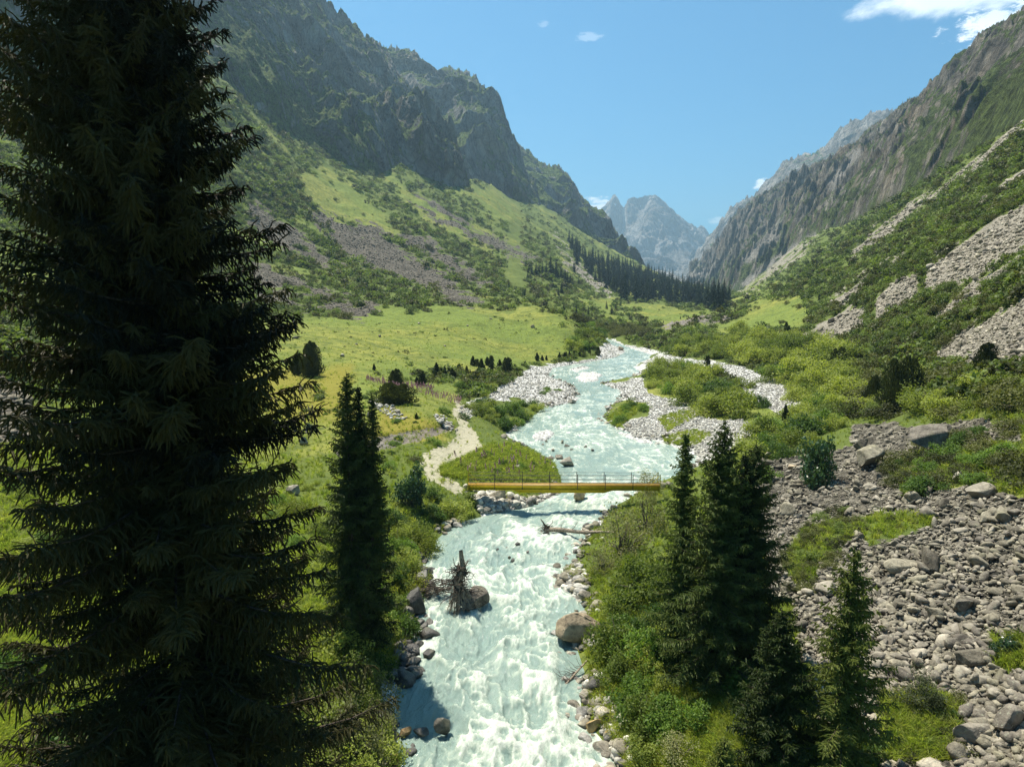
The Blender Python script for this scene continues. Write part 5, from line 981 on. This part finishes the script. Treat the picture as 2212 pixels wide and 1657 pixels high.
# ---------------------------------------------------------------- driftwood
def branchy(G, p, d, L, r, g, lvl=2, curl=.3, n=7, kids=4):
    P = [np.array(p, float)]; d = np.array(d, float); d /= np.linalg.norm(d)
    for _ in range(n): d = d+g.normal(size=3)*curl; d /= np.linalg.norm(d); P.append(P[-1]+d*L/n)
    G.add(*tube(P, np.linspace(r, r*.25, len(P)), 6 if r > .03 else 4))
    if lvl > 0:
        for _ in range(kids):
            i = g.integers(1, n); q = g.normal(size=3); branchy(G, P[i], d*.7+q*.8, L*g.uniform(.3, .6), r*.42, g, lvl-1, curl*1.2, 5, kids-1)
    return P
def root_snag():
    g = np.random.default_rng(5); b = on_water(np.array(992), np.array(1318)); k = depth_of(b)/FO
    t = thing('driftwood_root', 'upturned tree root with wild curling rootlets stranded on a boulder in midstream', 'driftwood', (b[0], b[1], b[2]))
    G = Geo(); top = np.array([.10, .1, 132*k])
    G.add(*tube([(-.05, -.1, -.2), (-.05, 0, .5), (.08, .02, 1.0), (-.06, .05, 1.6), (.20, .08, 2.1), tuple(top)], [.12, .14, .17, .24, .17, .10], 9)); part('stem', G.get(), M_DRIFT, t, True)
    G = Geo()
    for i in range(110):
        zz = g.uniform(1.15, 2.3); a = g.random()*6.28; dd = np.array([math.cos(a), math.sin(a)*.7, g.uniform(-1.1, .8)]); branchy(G, (0.02, .05, zz), dd, g.uniform(.4, 1.1), .036, g, 1, .45, 7, 2)
    for i in range(9): branchy(G, (0.02, .06, 2.0), (g.normal()*.35, g.normal()*.3, 1), g.uniform(.3, .62), .035, g, 1, .3, 6, 2)
    for i in range(16): a = g.random()*6.28; branchy(G, (0.03, .06, 1.2), (math.cos(a)*.9+.4, math.sin(a)*.5, -.55), g.uniform(.9, 1.7), .035, g, 1, .3, 8, 2)
    part('upper_roots', G.get(), M_DRIFTD, t, True); G = Geo()
    for i in range(60):
        a = g.random()*6.28; q0 = np.array([.0, .0, g.uniform(.9, 1.5)]); L = g.uniform(.35, 1.15); dx = np.array([math.cos(a)*L*(1.15 if math.cos(a) > 0 else .6), -abs(math.sin(a))*L*.6]); s_ = np.linspace(0, 1, 9)[:, None]; pp = np.concatenate([q0[:2]+dx*s_**.75, q0[2]*(1-s_**1.6)-.05*s_], 1)+g.normal(size=(9, 3))*.045*s_; G.add(*tube(pp, np.linspace(.04, .010, 9)*g.uniform(.5, 1.3), 5))
        for _ in range(3): i_ = g.integers(3, 8); branchy(G, pp[i_], (g.normal()+dx[0], g.normal()-.3, g.normal()*.5-.3), g.uniform(.2, .5), .012, g, 0, .35)
    for x in (-.45, .12, .4): branchy(G, (x*.3, -.1, 1.), (x, -.25, -1.3), 1.35, .06, g, 0, .10)
    part('lower_roots', G.get(), M_DRIFT, t, True)
    b = on_water(np.array(945), np.array(1288)); t = thing('driftwood_pile', 'dark tangle of washed-up twigs between the bank rocks and the upturned root', 'driftwood', (b[0], b[1], b[2]+.2)); G = Geo()
    for i in range(90): G2 = branchy(G, (g.normal()*.42, g.normal()*.2, abs(g.normal())*.25+.1), (g.choice([-1, 1]), g.normal()*.3, g.normal()*.25), g.uniform(.6, 1.5), .022, g, 1, .22, 7, 1)
    part('twigs', G.get(), M_DRIFTD, t, True); G = Geo()
    for i in range(10): branchy(G, (g.normal()*.4, -.2, .3), (g.choice([-1, 1]), 0, g.normal()*.2), 1.1, .03, g, 0, .2)
    part('pale_branches', G.get(), M_DRIFT, t, True)
def fallen_log():
    g = np.random.default_rng(9); a = on_water(np.array(1182), np.array(1155)); b = gnd(1330, 1160)
    t = thing('fallen_log', 'bleached fallen tree trunk with root plate lying across the water from the right bank', 'log', (a[0], a[1], a[2]+.35))
    v = np.array([b[0]-a[0], b[1]-a[1]+.3, .35]); G = Geo(); G.add(*tube([v*s+np.array([0, 0, .05*math.sin(s*9)]) for s in np.linspace(-.02, 1, 12)], np.linspace(.17, .07, 12), 9)); part('trunk', G.get(), M_DRIFT, t, True); G = Geo()
    for i in range(30): q = g.normal(size=3); q[0] = q[0]*.4-.3; q[2] = q[2]*1.1+.2; branchy(G, (0, 0, 0), q, g.uniform(.3, .8), .05, g, 1, .25, 6, 2)
    branchy(G, (-.05, 0, 0), (-.35, 0, 1), .85, .09, g, 1, .08, 6, 2); part('root_plate', G.get(), M_DRIFTD, t, True); G = Geo()
    for s in (.2, .35, .5, .7, .85): branchy(G, v*s, (g.normal()*.5+.4, -.2, .8), g.uniform(.6, 1.1), .03, g, 1, .2, 6, 2); branchy(G, v*s, (.9, g.normal()*.3, .1), g.uniform(.6, 1.2), .025, g, 1, .2, 6, 2)
    part('branches', G.get(), M_DRIFT, t, True)
    p = gnd(1268, 1440); q = on_water(np.array(1222), np.array(1478)); t = thing('dead_branch', 'dead branch snagged at the right bank, its thin twigs dipping in the water', 'branch', (q[0], q[1], q[2])); G = Geo()
    v = p-q+np.array([0, 0, .3]); G.add(*tube([v*s for s in np.linspace(0, 1, 6)], np.linspace(.05, .035, 6), 7)); part('limb', G.get(), M_DRIFT, t, True); G = Geo()
    for i in range(18): s = g.random()*.8; branchy(G, v*s, (-.9, g.normal()*.5, g.normal()*.6+.15), g.uniform(.4, 1.0), .016, g, 1, .2, 6, 2)
    part('twigs', G.get(), M_DRIFTD, t, True)
root_snag(); fallen_log()
for u, v, wp, s, lb in ((1012,1060,26,701,'pale block under the path end of the bridge'), (1030,1066,20,702,'smaller pale block propping the path end of the bridge'), (1432,1056,28,703,'grey block under the far end of the bridge'), (1448,1052,22,704,'small grey block beyond the far end of the bridge')): boulder_px(u, v, wp, lb, M_ROCKP if u < 1200 else M_ROCKB, s)
bush_poly(K_GRN+K_WIL[:1], [(960,1020),(1060,965),(1130,965),(1205,1015),(1205,1036),(1030,1040)], 16, .3, .65, 'leafy clump in the tall grass of the flowery bank by the bridge', 'leafy clumps of the flowery bank', 1.0, .8)
